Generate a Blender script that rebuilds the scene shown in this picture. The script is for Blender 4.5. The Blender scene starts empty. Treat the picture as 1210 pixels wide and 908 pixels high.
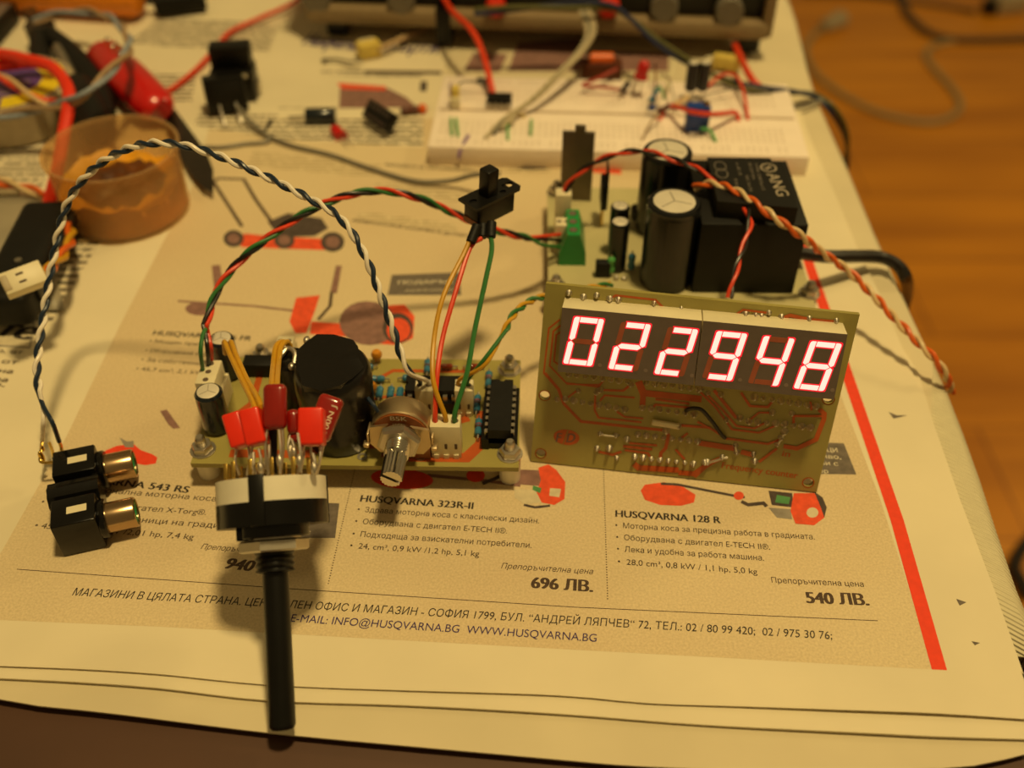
import bpy, bmesh, math, random
from mathutils import Vector, Matrix
random.seed(7)
SC = bpy.context.scene
COL = SC.collection
S = 0.01                       # all coordinates below are centimetres; S turns them into metres
W, H_PX, F_PX = 1210, 908, 1190.0
CAM_H, PITCH = 21.5, math.radians(43.0)

# ------------------------------------------------------------------ camera, world, lamps, exposure
cam_d = bpy.data.cameras.new('camera'); cam = bpy.data.objects.new('camera', cam_d); COL.objects.link(cam)
cam.location = (0, 0, CAM_H * S); cam.rotation_euler = (math.pi / 2 - PITCH, 0, 0)
cam_d.sensor_width = 17.3; cam_d.lens = F_PX / W * 17.3
cam_d.clip_start = 0.005; cam_d.clip_end = 50
cam_d.dof.use_dof = True; cam_d.dof.focus_distance = 0.258
cam_d.dof.aperture_fstop = cam_d.lens / 4.1; cam_d.dof.aperture_blades = 0
SC.camera = cam

world = bpy.data.worlds.new('room_glow'); SC.world = world; world.use_nodes = True
bg = world.node_tree.nodes['Background']
bg.inputs[0].default_value = (1.0, 0.68, 0.25, 1); bg.inputs[1].default_value = 0.17

def area(name, loc, target, size, energy, col):
    d = bpy.data.lights.new(name, 'AREA'); d.shape = 'DISK'; d.size = size * S; d.energy = energy; d.color = col
    o = bpy.data.objects.new(name, d); COL.objects.link(o); o.location = Vector(loc) * S
    o.rotation_euler = (Vector(target) - Vector(loc)).to_track_quat('-Z', 'Y').to_euler()
    return o
LAMP_COL = (1.0, 0.74, 0.31)
area('ceiling_lamp', (26, 16, 165), (10, 26, 0), 17, 20.5, LAMP_COL)
area('far_ceiling_lamp', (190, 150, 150), (110, 120, -75), 40, 12.0, LAMP_COL)
SC.view_settings.view_transform = 'Standard'; SC.view_settings.look = 'None'
SC.view_settings.gamma = 1; SC.view_settings.use_curve_mapping = False
SC.view_settings.exposure = 0.0

# ------------------------------------------------------------------ pixel ray helpers (photograph is 1210 x 908)
_c, _s = math.cos(PITCH), math.sin(PITCH)
def ray(px, py):
    u = (px - W / 2) / F_PX; v = -(py - H_PX / 2) / F_PX
    return Vector((u, _c + v * _s, -_s + v * _c))
EYE = Vector((0, 0, CAM_H))
def P(px, py, z=0.0):           # point at height z seen at that pixel
    r = ray(px, py); return EYE + r * ((z - CAM_H) / r.z)
def D(px, py, d):               # point at camera depth d
    return EYE + ray(px, py) * d
def on_plane(px, py, o, n):
    r = ray(px, py); return EYE + r * ((o - EYE).dot(n) / r.dot(n))

# ------------------------------------------------------------------ materials
def lin(c):
    if isinstance(c, str):
        c = [int(c[i:i + 2], 16) / 255 for i in (0, 2, 4)]
        c = [x / 12.92 if x <= 0.04045 else ((x + 0.055) / 1.055) ** 2.4 for x in c]
    return (*c, 1)
MATS = {}
def mat(name, col, rough=0.5, metal=0.0, var=0.12, scale=300.0, bump=0.0, bscale=None, coat=0.0, emit=None, estr=0.0, trans=0.0, alpha=1.0, sss=0.0, spec=0.5):
    m = bpy.data.materials.new(name); m.use_nodes = True; MATS[name] = m
    nt = m.node_tree; b = nt.nodes['Principled BSDF']; c = lin(col)
    tc = nt.nodes.new('ShaderNodeTexCoord'); nz = nt.nodes.new('ShaderNodeTexNoise'); nz.inputs['Scale'].default_value = scale; nz.inputs['Detail'].default_value = 4
    nt.links.new(tc.outputs['Object'], nz.inputs['Vector'])
    rp = nt.nodes.new('ShaderNodeValToRGB'); rp.color_ramp.elements[0].position = .3; rp.color_ramp.elements[1].position = .7
    rp.color_ramp.elements[0].color = (*[x * (1 - var) for x in c[:3]], 1); rp.color_ramp.elements[1].color = (*[min(1, x * (1 + var)) for x in c[:3]], 1)
    nt.links.new(nz.outputs['Fac'], rp.inputs['Fac']); nt.links.new(rp.outputs['Color'], b.inputs['Base Color'])
    b.inputs['Roughness'].default_value = rough; b.inputs['Metallic'].default_value = metal
    b.inputs['Coat Weight'].default_value = coat; b.inputs['Coat Roughness'].default_value = 0.1
    b.inputs['Transmission Weight'].default_value = trans; b.inputs['Alpha'].default_value = alpha
    b.inputs['Specular IOR Level'].default_value = spec
    if sss: b.inputs['Subsurface Weight'].default_value = sss; b.inputs['Subsurface Radius'].default_value = (.004, .002, .001); b.inputs['Subsurface Scale'].default_value = 1
    if bump:
        bp = nt.nodes.new('ShaderNodeBump'); bp.inputs['Strength'].default_value = bump; bp.inputs['Distance'].default_value = 0.0006
        n2 = nt.nodes.new('ShaderNodeTexNoise'); n2.inputs['Scale'].default_value = bscale or scale; n2.inputs['Detail'].default_value = 5
        nt.links.new(tc.outputs['Object'], n2.inputs['Vector']); nt.links.new(n2.outputs['Fac'], bp.inputs['Height']); nt.links.new(bp.outputs['Normal'], b.inputs['Normal'])
    if emit is not None:
        b.inputs['Emission Color'].default_value = (*emit, 1); b.inputs['Emission Strength'].default_value = estr
    return m

mat('newsprint', 'dfd3b4', .9, var=.05, scale=25, bump=.25, bscale=18)
mat('newsprint_under', 'd2c5a4', .9, var=.06, scale=25, bump=.25, bscale=14)
mat('ink', '2a231e', .8, var=.25, scale=900)
mat('ink_text', '3e3024', .8, var=.25, scale=900)
mat('ink_brown', '4c3a2c', .8, var=.25, scale=900)
mat('ink_grey', '6a6056', .85, var=.2, scale=500)
mat('ink_violet', '3c2c60', .8, var=.25, scale=900)
mat('ink_white', 'd8ccb0', .9, var=.1)
mat('print_red', 'e8401e', .8, var=.06, scale=500)
mat('print_orange', 'e0502a', .85, var=.15, scale=400)
mat('print_dark', '4a3e38', .85, var=.25, scale=400)
mat('print_mauve', '86635a', .85, var=.2, scale=400)
mat('print_grey', '8c8478', .85, var=.15, scale=400)
mat('print_green', '4f8a52', .85, var=.15, scale=400)
mat('print_pale', 'cfc2a2', .9, var=.1, scale=400)
mat('dark_wood', '4f3220', .55, var=.15, scale=20, bump=.1, bscale=80)
mat('black_plastic', '0d0c0a', .36, var=.2, scale=200, spec=.35)
mat('black_gloss', '0c0b0a', .22, var=.2, scale=200, bump=.12, bscale=250, spec=.4)
mat('black_matt', '100f0c', .55, var=.2, scale=200, bump=.1, bscale=900, spec=.3)
mat('tape_black', '0d0b0a', .28, var=.2, scale=60, bump=.5, bscale=120)
mat('cap_sleeve', '0c0e10', .28, var=.15, scale=120, coat=.1)
mat('cap_sleeve_blue', '101a22', .25, var=.15, scale=120, coat=.4)
mat('cap_stripe', '24221f', .35, var=.1)
mat('aluminium', 'e4dccb', .45, .35, var=.05, scale=200, bump=.05)
mat('chrome', 'd2ccc0', .2, 1.0, var=.06, scale=150, bump=.05)
mat('steel', 'ccc4b6', .38, 1.0, var=.1, scale=150, bump=.05)
mat('nickel', 'b89c78', .22, 1.0, var=.06, scale=100, bump=.08)
mat('can_metal', 'cdb894', .42, 1.0, var=.06, scale=100)
mat('gold_pin', 'd8b45c', .25, 1.0, var=.1, scale=300)
mat('solder', 'd0c8ba', .42, 1.0, var=.15, scale=400)
mat('copper', 'a0552e', .3, 1.0, var=.2, scale=300)
mat('pcb', '9c9150', .38, var=.08, scale=60, bump=.03)
mat('pcb_pale', 'bdb486', .4, var=.08, scale=60)
mat('pcb_dark', '8a7838', .35, var=.1, scale=60)
mat('trace', 'b4521c', .4, var=.15, scale=200)
mat('cream_plastic', 'ddd2b0', .45, var=.05, scale=150)
mat('white_plastic', 'e6dec8', .4, var=.04, scale=150)
mat('score_grey', '9c9486', .5)
mat('pink_white', 'f3e4d6', .5, var=.03, scale=150)
mat('hole_dark', '59493c', .8)
mat('contact_shadow', 'b7a28c', .8)
mat('red_cap', 'e82c12', .3, var=.06, scale=200, coat=.3)
mat('dark_red_cap', '8c140c', .22, var=.1, scale=200, coat=.6)
mat('red_plastic', 'c01410', .28, var=.06, scale=100, coat=.3)
mat('red_wire', 'dc4020', .4, var=.08)
mat('red_cable', 'e03012', .4, var=.06)
mat('orange_wire', 'd86018', .4, var=.08)
mat('orange_plastic', 'ea8a10', .4, var=.06)
mat('yellow_wire', 'c8941c', .4, var=.08)
mat('green_wire', '2e6e34', .4, var=.1)
mat('lime_wire', '6aa070', .4, var=.1)
mat('black_wire', '1a1613', .35, var=.1)
mat('blue_wire', '14263c', .35, var=.1)
mat('white_wire', 'eae0d0', .4, var=.05)
mat('cream_wire', 'd8bc8c', .4, var=.05)
mat('ribbon_beige', 'b8aa8c', .5, var=.06)
mat('grey_wire', '7c7668', .45, var=.1)
mat('greyblue_wire', '8a93a0', .4, var=.1)
mat('olive_wire', '5c5a30', .4, var=.1)
mat('navy_wire', '1c2448', .4, var=.1)
mat('violet_wire', '7c5a98', .4, var=.1)
mat('pale_brown_wire', 'a08464', .45, var=.1)
mat('jumper_green', '58a85a', .4, var=.1)
mat('jumper_yellow', 'd8c060', .4, var=.1)
mat('terminal_green', '1e8c46', .35, var=.06, scale=100)
mat('resistor_blue', '34708f', .3, var=.1)
mat('resistor_red', 'a02c1c', .3, var=.1)
mat('band_brown', '5a2c18', .4)
mat('diode_glass', '8c3416', .2, var=.1, coat=.5)
mat('ceramic_orange', 'c8821c', .4, var=.1)
mat('phenolic', '8c4c20', .4, var=.12, scale=120)
mat('trimmer_blue', '1c4090', .35, var=.08)
mat('face_grey', '6a5c54', .55, var=.06, scale=300)
mat('segment_off', 'a85a40', .4, var=.08)
mat('dot_off', '86746a', .4, var=.08)
mat('segment_bloom', 'c01418', .4, emit=(1.0, .012, .03), estr=.85)
mat('segment_lit', 'ffb0a0', .4, emit=(1.0, .66, .57), estr=1.1)
mat('rca_green', '1f8c50', .35, var=.08)
mat('label_grey', 'a09480', .6, var=.15, scale=600)
mat('text_dim', '6e665a', .6, var=.1)
mat('brown_heatsink', '6b6152', .42, .7, var=.1, scale=120)
mat('frame_beige', '8c7858', .5, var=.08)
mat('knob_grey', '716a5c', .5, var=.08)
mat('blade_dark', '4a423a', .32, .8, var=.15, scale=80)
mat('amber', 'c48a14', .6, var=.4, scale=70, bump=.9, bscale=160)
mat('amber_dark', '5e3208', .5, var=.45, scale=90, bump=1.0, bscale=140)
mat('label_yellow', 'e0c820', .5, var=.06)
mat('label_violet', '5c3c84', .5, var=.2, scale=300)
mat('tin_beige', 'a89878', .5, var=.08)
mat('grey_bag', '9a917c', .5, var=.1, scale=60)
mat('floor_cable', '9c8a62', .5, var=.08)
mat('floor_cable_dark', '4a3a2a', .5, var=.08)

def cup_material():
    m = mat('cup_plastic', 'caa878', .35, var=.05, scale=60)
    nt = m.node_tree; b = nt.nodes['Principled BSDF']; out = nt.nodes['Material Output']
    tr = nt.nodes.new('ShaderNodeBsdfTransparent'); tr.inputs[0].default_value = (1, .86, .62, 1)
    mx = nt.nodes.new('ShaderNodeMixShader'); mx.inputs[0].default_value = .34
    nt.links.new(tr.outputs[0], mx.inputs[1]); nt.links.new(b.outputs[0], mx.inputs[2]); nt.links.new(mx.outputs[0], out.inputs[0])
cup_material()

def panel_material():           # tinted, mottled halftone panel of the advert page
    m = mat('print_panel', 'c6ae86', .9, var=.0)
    nt = m.node_tree; b = nt.nodes['Principled BSDF']; tc = nt.nodes.new('ShaderNodeTexCoord')
    a = nt.nodes.new('ShaderNodeTexNoise'); a.inputs['Scale'].default_value = 12; a.inputs['Detail'].default_value = 3
    c = nt.nodes.new('ShaderNodeTexNoise'); c.inputs['Scale'].default_value = 1600; c.inputs['Detail'].default_value = 3
    for n in (a, c): nt.links.new(tc.outputs['Object'], n.inputs['Vector'])
    r1 = nt.nodes.new('ShaderNodeValToRGB'); r1.color_ramp.elements[0].position = .3; r1.color_ramp.elements[1].position = .72
    r1.color_ramp.elements[0].color = lin('d8c6a0'); r1.color_ramp.elements[1].color = lin('d0ba95')
    r2 = nt.nodes.new('ShaderNodeValToRGB'); r2.color_ramp.elements[0].position = .3; r2.color_ramp.elements[1].position = .7
    r2.color_ramp.elements[0].color = (.88, .87, .86, 1); r2.color_ramp.elements[1].color = (1.08, 1.08, 1.08, 1)
    nt.links.new(a.outputs['Fac'], r1.inputs[0]); nt.links.new(c.outputs['Fac'], r2.inputs[0])
    mx = nt.nodes.new('ShaderNodeMix'); mx.data_type = 'RGBA'; mx.blend_type = 'MULTIPLY'; mx.inputs[0].default_value = 1
    nt.links.new(r1.outputs[0], mx.inputs[6]); nt.links.new(r2.outputs[0], mx.inputs[7]); nt.links.new(mx.outputs[2], b.inputs['Base Color'])
panel_material()

def column_material(name, paper, ink, lines):      # columns of small unreadable print: ink lines broken into words
    m = mat(name, paper, .9, var=0)
    nt = m.node_tree; b = nt.nodes['Principled BSDF']; tc = nt.nodes.new('ShaderNodeTexCoord')
    mp = nt.nodes.new('ShaderNodeMapping'); nt.links.new(tc.outputs['Object'], mp.inputs[0])
    sp = nt.nodes.new('ShaderNodeSeparateXYZ'); nt.links.new(mp.outputs[0], sp.inputs[0])
    mu = nt.nodes.new('ShaderNodeMath'); mu.operation = 'MULTIPLY'; mu.inputs[1].default_value = lines; nt.links.new(sp.outputs['Y'], mu.inputs[0])
    fr = nt.nodes.new('ShaderNodeMath'); fr.operation = 'FRACT'; nt.links.new(mu.outputs[0], fr.inputs[0])
    gt = nt.nodes.new('ShaderNodeMath'); gt.operation = 'GREATER_THAN'; gt.inputs[1].default_value = .52; nt.links.new(fr.outputs[0], gt.inputs[0])
    m2 = nt.nodes.new('ShaderNodeMapping'); m2.inputs['Scale'].default_value = (500, lines, 1); nt.links.new(tc.outputs['Object'], m2.inputs[0])
    nz = nt.nodes.new('ShaderNodeTexNoise'); nz.inputs['Scale'].default_value = 1.0; nz.inputs['Detail'].default_value = 2; nt.links.new(m2.outputs[0], nz.inputs['Vector'])
    g2 = nt.nodes.new('ShaderNodeMath'); g2.operation = 'GREATER_THAN'; g2.inputs[1].default_value = .42; nt.links.new(nz.outputs['Fac'], g2.inputs[0])
    an = nt.nodes.new('ShaderNodeMath'); an.operation = 'MULTIPLY'; nt.links.new(gt.outputs[0], an.inputs[0]); nt.links.new(g2.outputs[0], an.inputs[1])
    mx = nt.nodes.new('ShaderNodeMix'); mx.data_type = 'RGBA'; mx.inputs[6].default_value = lin(paper); mx.inputs[7].default_value = lin(ink)
    nt.links.new(an.outputs[0], mx.inputs[0]); nt.links.new(mx.outputs[2], b.inputs['Base Color'])
column_material('print_column', 'dccfb0', '6e6454', 250)
column_material('print_column_pale', 'd4c29c', 'b09c78', 420)

def floor_material():
    m = mat('laminate', '9c5a1a', .42, var=0)
    nt = m.node_tree; b = nt.nodes['Principled BSDF']; tc = nt.nodes.new('ShaderNodeTexCoord')
    br = nt.nodes.new('ShaderNodeTexBrick'); nt.links.new(tc.outputs['Object'], br.inputs['Vector'])
    br.inputs['Scale'].default_value = 1; br.inputs['Brick Width'].default_value = 1.25; br.inputs['Row Height'].default_value = .19
    br.inputs['Mortar Size'].default_value = .002; br.inputs['Color1'].default_value = lin('cc8418'); br.inputs['Color2'].default_value = lin('c47c10'); br.inputs['Mortar'].default_value = lin('9a5c10')
    mp = nt.nodes.new('ShaderNodeMapping'); mp.inputs['Scale'].default_value = (2.2, 14, 1); nt.links.new(tc.outputs['Object'], mp.inputs[0])
    nz = nt.nodes.new('ShaderNodeTexNoise'); nz.inputs['Scale'].default_value = 1; nz.inputs['Detail'].default_value = 5; nt.links.new(mp.outputs[0], nz.inputs['Vector'])
    rp = nt.nodes.new('ShaderNodeValToRGB'); rp.color_ramp.elements[0].position = .3; rp.color_ramp.elements[1].position = .7
    rp.color_ramp.elements[0].color = (.78, .72, .7, 1); rp.color_ramp.elements[1].color = (1.2, 1.22, 1.2, 1); nt.links.new(nz.outputs['Fac'], rp.inputs[0])
    mx = nt.nodes.new('ShaderNodeMix'); mx.data_type = 'RGBA'; mx.blend_type = 'MULTIPLY'; mx.inputs[0].default_value = 1
    nt.links.new(br.outputs['Color'], mx.inputs[6]); nt.links.new(rp.outputs[0], mx.inputs[7]); nt.links.new(mx.outputs[2], b.inputs['Base Color'])
floor_material()

def cloth_material():
    m = mat('cloth_weave', 'd8ceac', .85, var=.04)
    nt = m.node_tree; b = nt.nodes['Principled BSDF']; tc = nt.nodes.new('ShaderNodeTexCoord')
    mp = nt.nodes.new('ShaderNodeMapping'); mp.inputs['Rotation'].default_value = (0, 0, .6); nt.links.new(tc.outputs['Object'], mp.inputs[0])
    wv = nt.nodes.new('ShaderNodeTexWave'); wv.inputs['Scale'].default_value = 210; wv.bands_direction = 'Y'; nt.links.new(mp.outputs[0], wv.inputs['Vector'])
    bp = nt.nodes.new('ShaderNodeBump'); bp.inputs['Strength'].default_value = .8; bp.inputs['Distance'].default_value = .0006
    nt.links.new(wv.outputs['Fac'], bp.inputs['Height']); nt.links.new(bp.outputs['Normal'], b.inputs['Normal'])
cloth_material()

# ------------------------------------------------------------------ mesh building
I4 = Matrix.Identity(4)
def T(x, y, z): return Matrix.Translation((x, y, z))
def R(ang, axis): return Matrix.Rotation(math.radians(ang), 4, axis)
def frame(o, x, y):
    x = Vector(x).normalized(); z = x.cross(Vector(y)).normalized(); y = z.cross(x)
    m = Matrix((x, y, z)).transposed().to_4x4(); m.translation = o; return m
def axis_frame(p0, p1):
    z = (Vector(p1) - Vector(p0)).normalized(); h = Vector((1, 0, 0)) if abs(z.x) < .9 else Vector((0, 1, 0))
    y = z.cross(h).normalized(); x = y.cross(z); m = Matrix((x, y, z)).transposed().to_4x4(); m.translation = Vector(p0); return m
class MB:
    def __init__(s, m=I4): s.v = []; s.f = []; s.mi = []; s.k = 0; s.m = m
    def add(s, vs, fs, m=None):
        n = len(s.v); M = s.m @ (m or I4)
        s.v += [M @ Vector(p) for p in vs]; s.f += [[i + n for i in f] for f in fs]; s.mi += [s.k] * len(fs); return s
    def mat(s, k): s.k = k; return s
    def box(s, c, size, bev=0.0, m=None, seg=2):
        bm = bmesh.new(); bmesh.ops.create_cube(bm, size=1.0)
        for v in bm.verts: v.co = Vector((v.co.x * size[0] + c[0], v.co.y * size[1] + c[1], v.co.z * size[2] + c[2]))
        if bev: bmesh.ops.bevel(bm, geom=bm.edges[:], offset=bev, segments=seg, affect='EDGES', profile=.5)
        bm.verts.index_update(); s.add([v.co.copy() for v in bm.verts], [[v.index for v in f.verts] for f in bm.faces], m); bm.free(); return s
    def lathe(s, prof, n=24, m=None):
        vs = []; fs = []; idx = []
        for r, z in prof:
            if r < 1e-6: idx.append([len(vs)]); vs.append((0, 0, z))
            else:
                idx.append(list(range(len(vs), len(vs) + n)))
                vs += [(r * math.cos(2 * math.pi * i / n), r * math.sin(2 * math.pi * i / n), z) for i in range(n)]
        for a, b in zip(idx, idx[1:]):
            for i in range(n):
                j = (i + 1) % n
                if len(a) == 1 and len(b) == 1: continue
                if len(a) == 1: fs.append([a[0], b[j], b[i]])
                elif len(b) == 1: fs.append([a[i], a[j], b[0]])
                else: fs.append([a[i], a[j], b[j], b[i]])
        return s.add(vs, fs, m)
    def cyl(s, p0, p1, r0, r1=None, n=16, bev=0.0):
        r1 = r0 if r1 is None else r1; L = (Vector(p1) - Vector(p0)).length
        if bev: pr = [(0, 0), (r0 - bev, 0), (r0, bev), (r1, L - bev), (r1 - bev, L), (0, L)]
        else: pr = [(0, 0), (r0, 0), (r1, L), (0, L)]
        return s.lathe(pr, n, axis_frame(p0, p1))
    def sphere(s, c, r, sc=(1, 1, 1), n=12, m=None):
        k = n // 2
        pr = [(math.sin(math.pi * i / k) * r, -math.cos(math.pi * i / k) * r) for i in range(k + 1)]
        pr[0] = (0, -r); pr[-1] = (0, r)
        return s.lathe(pr, n, (m or I4) @ T(*c) @ Matrix.Diagonal((*sc, 1)))
    def tube(s, pts, r, n=8):
        pts = [Vector(p) for p in pts]; N = len(pts); t0 = (pts[1] - pts[0]).normalized()
        h = Vector((0, 0, 1)) if abs(t0.z) < .9 else Vector((1, 0, 0)); nx = t0.cross(h).normalized(); vs = []; fs = []
        for i, p in enumerate(pts):
            t = (pts[min(i + 1, N - 1)] - pts[max(i - 1, 0)])
            if t.length < 1e-9: t = t0
            t.normalize(); nx = (nx - t * nx.dot(t)); nx = nx.normalized() if nx.length > 1e-6 else t.orthogonal().normalized(); ny = t.cross(nx)
            rr = r(i / (N - 1)) if callable(r) else r
            vs += [p + (nx * math.cos(2 * math.pi * k / n) + ny * math.sin(2 * math.pi * k / n)) * rr for k in range(n)]
        for i in range(N - 1):
            for k in range(n):
                j = (k + 1) % n; fs.append([i * n + k, i * n + j, (i + 1) * n + j, (i + 1) * n + k])
        fs.append(list(range(n))[::-1]); fs.append([(N - 1) * n + k for k in range(n)])
        return s.add(vs, fs)
    def prism(s, poly, z0, z1, m=None):
        n = len(poly); ar = sum(poly[i][0] * poly[(i + 1) % n][1] - poly[(i + 1) % n][0] * poly[i][1] for i in range(n))
        if ar < 0: poly = poly[::-1]
        vs = [(x, y, z0) for x, y in poly] + [(x, y, z1) for x, y in poly]
        fs = [list(range(n))[::-1], list(range(n, 2 * n))] + [[i, (i + 1) % n, n + (i + 1) % n, n + i] for i in range(n)]
        return s.add(vs, fs, m)
    def poly3(s, pts): return s.add(pts, [list(range(len(pts)))])
    def ribbon(s, pts, w, z, m=None):          # flat strip with mitred bends in the local xy plane
        pts = [Vector((p[0], p[1])) for p in pts]; N = len(pts); vs = []
        for i, p in enumerate(pts):
            a = (p - pts[i - 1]).normalized() if i else None; b = (pts[i + 1] - p).normalized() if i < N - 1 else None
            a = a or b; b = b or a; t = (a + b); t = t.normalized() if t.length > 1e-6 else a; nn = Vector((-t.y, t.x)); k = 1 / max(.5, nn.dot(Vector((-a.y, a.x))))
            vs += [(*(p + nn * w / 2 * k), z), (*(p - nn * w / 2 * k), z)]
        return s.add(vs, [[2 * i, 2 * i + 1, 2 * i + 3, 2 * i + 2] for i in range(N - 1)], m)
    def build(s, name, mats, parent=None, kind=None, label=None, cat=None, group=None, ang=35):
        me = bpy.data.meshes.new(name); me.from_pydata([p * S for p in s.v], [], s.f)
        for m in ([mats] if isinstance(mats, str) else mats): me.materials.append(MATS[m])
        me.polygons.foreach_set('material_index', s.mi)
        bm = bmesh.new(); bm.from_mesh(me); bmesh.ops.recalc_face_normals(bm, faces=bm.faces[:]); bm.to_mesh(me); bm.free()
        me.polygons.foreach_set('use_smooth', [True] * len(me.polygons)); me.set_sharp_from_angle(angle=math.radians(ang)); me.update()
        o = bpy.data.objects.new(name, me); COL.objects.link(o)
        if parent: o.parent = parent
        return tag(o, label, cat, group, kind)
def tag(o, label=None, cat=None, group=None, kind=None):
    if label: o['label'] = label
    if cat: o['category'] = cat
    if group: o['group'] = group
    if kind: o['kind'] = kind
    return o
def thing(name, label, cat, M=I4, group=None):
    o = bpy.data.objects.new(name, None); COL.objects.link(o); o.empty_display_size = .005
    m = M.copy(); m.translation = m.translation * S; o.matrix_basis = m
    return tag(o, label, cat, group)
def copy_part(o, parent, M):            # a copy sharing mesh data, placed at M (cm) in the parent's frame
    c = o.copy(); COL.objects.link(c); c.parent = parent; m = M.copy(); m.translation = m.translation * S; c.matrix_basis = m; return c
def smooth(pts, step=.12):
    pts = [Vector(p) for p in pts]; out = []
    q = [pts[0] * 2 - pts[1]] + pts + [pts[-1] * 2 - pts[-2]]
    for i in range(1, len(q) - 2):
        p0, p1, p2, p3 = q[i - 1:i + 3]; n = max(2, int((p2 - p1).length / step))
        for k in range(n):
            t = k / n; out.append(.5 * ((2 * p1) + (p2 - p0) * t + (2 * p0 - 5 * p1 + 4 * p2 - p3) * t * t + (3 * p1 - p0 - 3 * p2 + p3) * t ** 3))
    return out + [pts[-1]]
def wire(name, label, cat, pts, r, m, parts=None, group=None):
    o = MB().tube(smooth(pts), r).build(name, m); return tag(o, label, cat, group)
def twisted(name, label, cat, pts, strands, r, pitch, heads=None, tails=None, group=None, off=None, ph0=0.0):
    """strands: (part name, material); heads / tails: {strand index: extra points before / after the twist}"""
    root = thing(name, label, cat, T(*pts[0]), group); o = Vector(pts[0]); c = smooth(pts, .08); n = len(strands); off = off or r * (1.02 if n == 2 else 1.16)
    t0 = (c[1] - c[0]).normalized(); nx = t0.orthogonal().normalized(); run = [[] for _ in strands]; s = 0
    for i, p in enumerate(c):
        t = (c[min(i + 1, len(c) - 1)] - c[max(i - 1, 0)]).normalized(); nx = (nx - t * nx.dot(t)).normalized(); ny = t.cross(nx)
        if i: s += (p - c[i - 1]).length
        for k in range(n):
            a = ph0 + 2 * math.pi * (s / pitch + k / n); run[k].append(p + (nx * math.cos(a) + ny * math.sin(a)) * off)
    for k, (nm, m) in enumerate(strands):
        q = run[k]
        if heads and k in heads: q = smooth([Vector(p) for p in heads[k]] + [q[0], q[2]], .08)[:-2] + q
        if tails and k in tails: q = q + smooth([q[-3], q[-1]] + [Vector(p) for p in tails[k]], .08)[2:]
        MB(T(*-o)).tube(q, r, 8).build(nm, m, root)
    return root
def eval_mesh(obj):
    dg = bpy.context.evaluated_depsgraph_get(); me = bpy.data.meshes.new_from_object(obj.evaluated_get(dg)); return me
def glyphs(s, shear=0.0, bold=0.0):          # outline mesh of a line of lettering; each outer contour is filled with the holes inside it
    from mathutils.geometry import delaunay_2d_cdt, interpolate_bezier
    cu = bpy.data.curves.new('t', 'FONT'); cu.body = s; cu.size = 1
    o = bpy.data.objects.new('t', cu); COL.objects.link(o); bpy.context.view_layer.update()
    c2 = o.to_curve(bpy.context.evaluated_depsgraph_get()); rings = []
    for sp in c2.splines:
        if sp.type == 'BEZIER':
            b = sp.bezier_points; n = len(b); r = []
            for i in range(n):
                p, q = b[i], b[(i + 1) % n]; seg = interpolate_bezier(p.co, p.handle_right, q.handle_left, q.co, 5); r += [(v.x, v.y) for v in seg[:-1]]
        else: r = [(v.co.x, v.co.y) for v in sp.points]
        d = []
        for v in r:
            if not d or (abs(v[0] - d[-1][0]) + abs(v[1] - d[-1][1])) > 1e-5: d.append(v)
        if len(d) > 2: rings.append(d)
    o.to_curve_clear(); bpy.data.objects.remove(o); bpy.data.curves.remove(cu)
    ar = [sum(r[i][0] * r[(i + 1) % len(r)][1] - r[(i + 1) % len(r)][0] * r[i][1] for i in range(len(r))) / 2 for r in rings]
    box = [(min(p[0] for p in r), max(p[0] for p in r), min(p[1] for p in r), max(p[1] for p in r)) for r in rings]
    def inside(p, r):
        c = False; n = len(r)
        for i in range(n):
            (x0, y0), (x1, y1) = r[i], r[(i + 1) % n]
            if (y0 > p[1]) != (y1 > p[1]) and p[0] < (x1 - x0) * (p[1] - y0) / (y1 - y0) + x0: c = not c
        return c
    def within(i, k):
        return k != i and box[i][0] >= box[k][0] - 1e-4 and box[i][1] <= box[k][1] + 1e-4 and box[i][2] >= box[k][2] - 1e-4 and box[i][3] <= box[k][3] + 1e-4 and sum(inside(q, rings[k]) for q in rings[i]) > .93 * len(rings[i])
    host = [[k for k in range(len(rings)) if within(i, k)] for i in range(len(rings))]
    outer = [i for i in range(len(rings)) if len(host[i]) % 2 == 0]; holes = {i: [] for i in outer}
    for i in range(len(rings)):
        if i not in holes: holes[min((k for k in host[i] if k in holes), key=lambda k: abs(ar[k]))].append(i)
    vs = []; fs = []; layer = 0
    for k in outer:
        pts = []; edges = []
        for j in [k] + holes[k]:
            n = len(pts); m = len(rings[j]); pts += [Vector(p) for p in rings[j]]; edges += [(n + i, n + (i + 1) % m) for i in range(m)]
        r = delaunay_2d_cdt(pts, edges, [], 0, 1e-5); flat = r[0]; tris = []
        for t in r[2]:
            q = (sum(flat[i].x for i in t) / len(t), sum(flat[i].y for i in t) / len(t))
            if inside(q, rings[k]) and not any(inside(q, rings[j]) for j in holes[k]): tris.append(t)
        for dx in ([0] if not bold else [-bold, 0, bold]):
            n = len(vs); lay = .0005 * (len(fs) and (layer + 1) % 7); layer = (layer + 1) % 7; vs += [Vector((p.x + dx + shear * p.y, p.y, lay)) for p in flat]; fs += [[n + t for t in f] for f in tris]
    return vs, fs
CAP = .73
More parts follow.
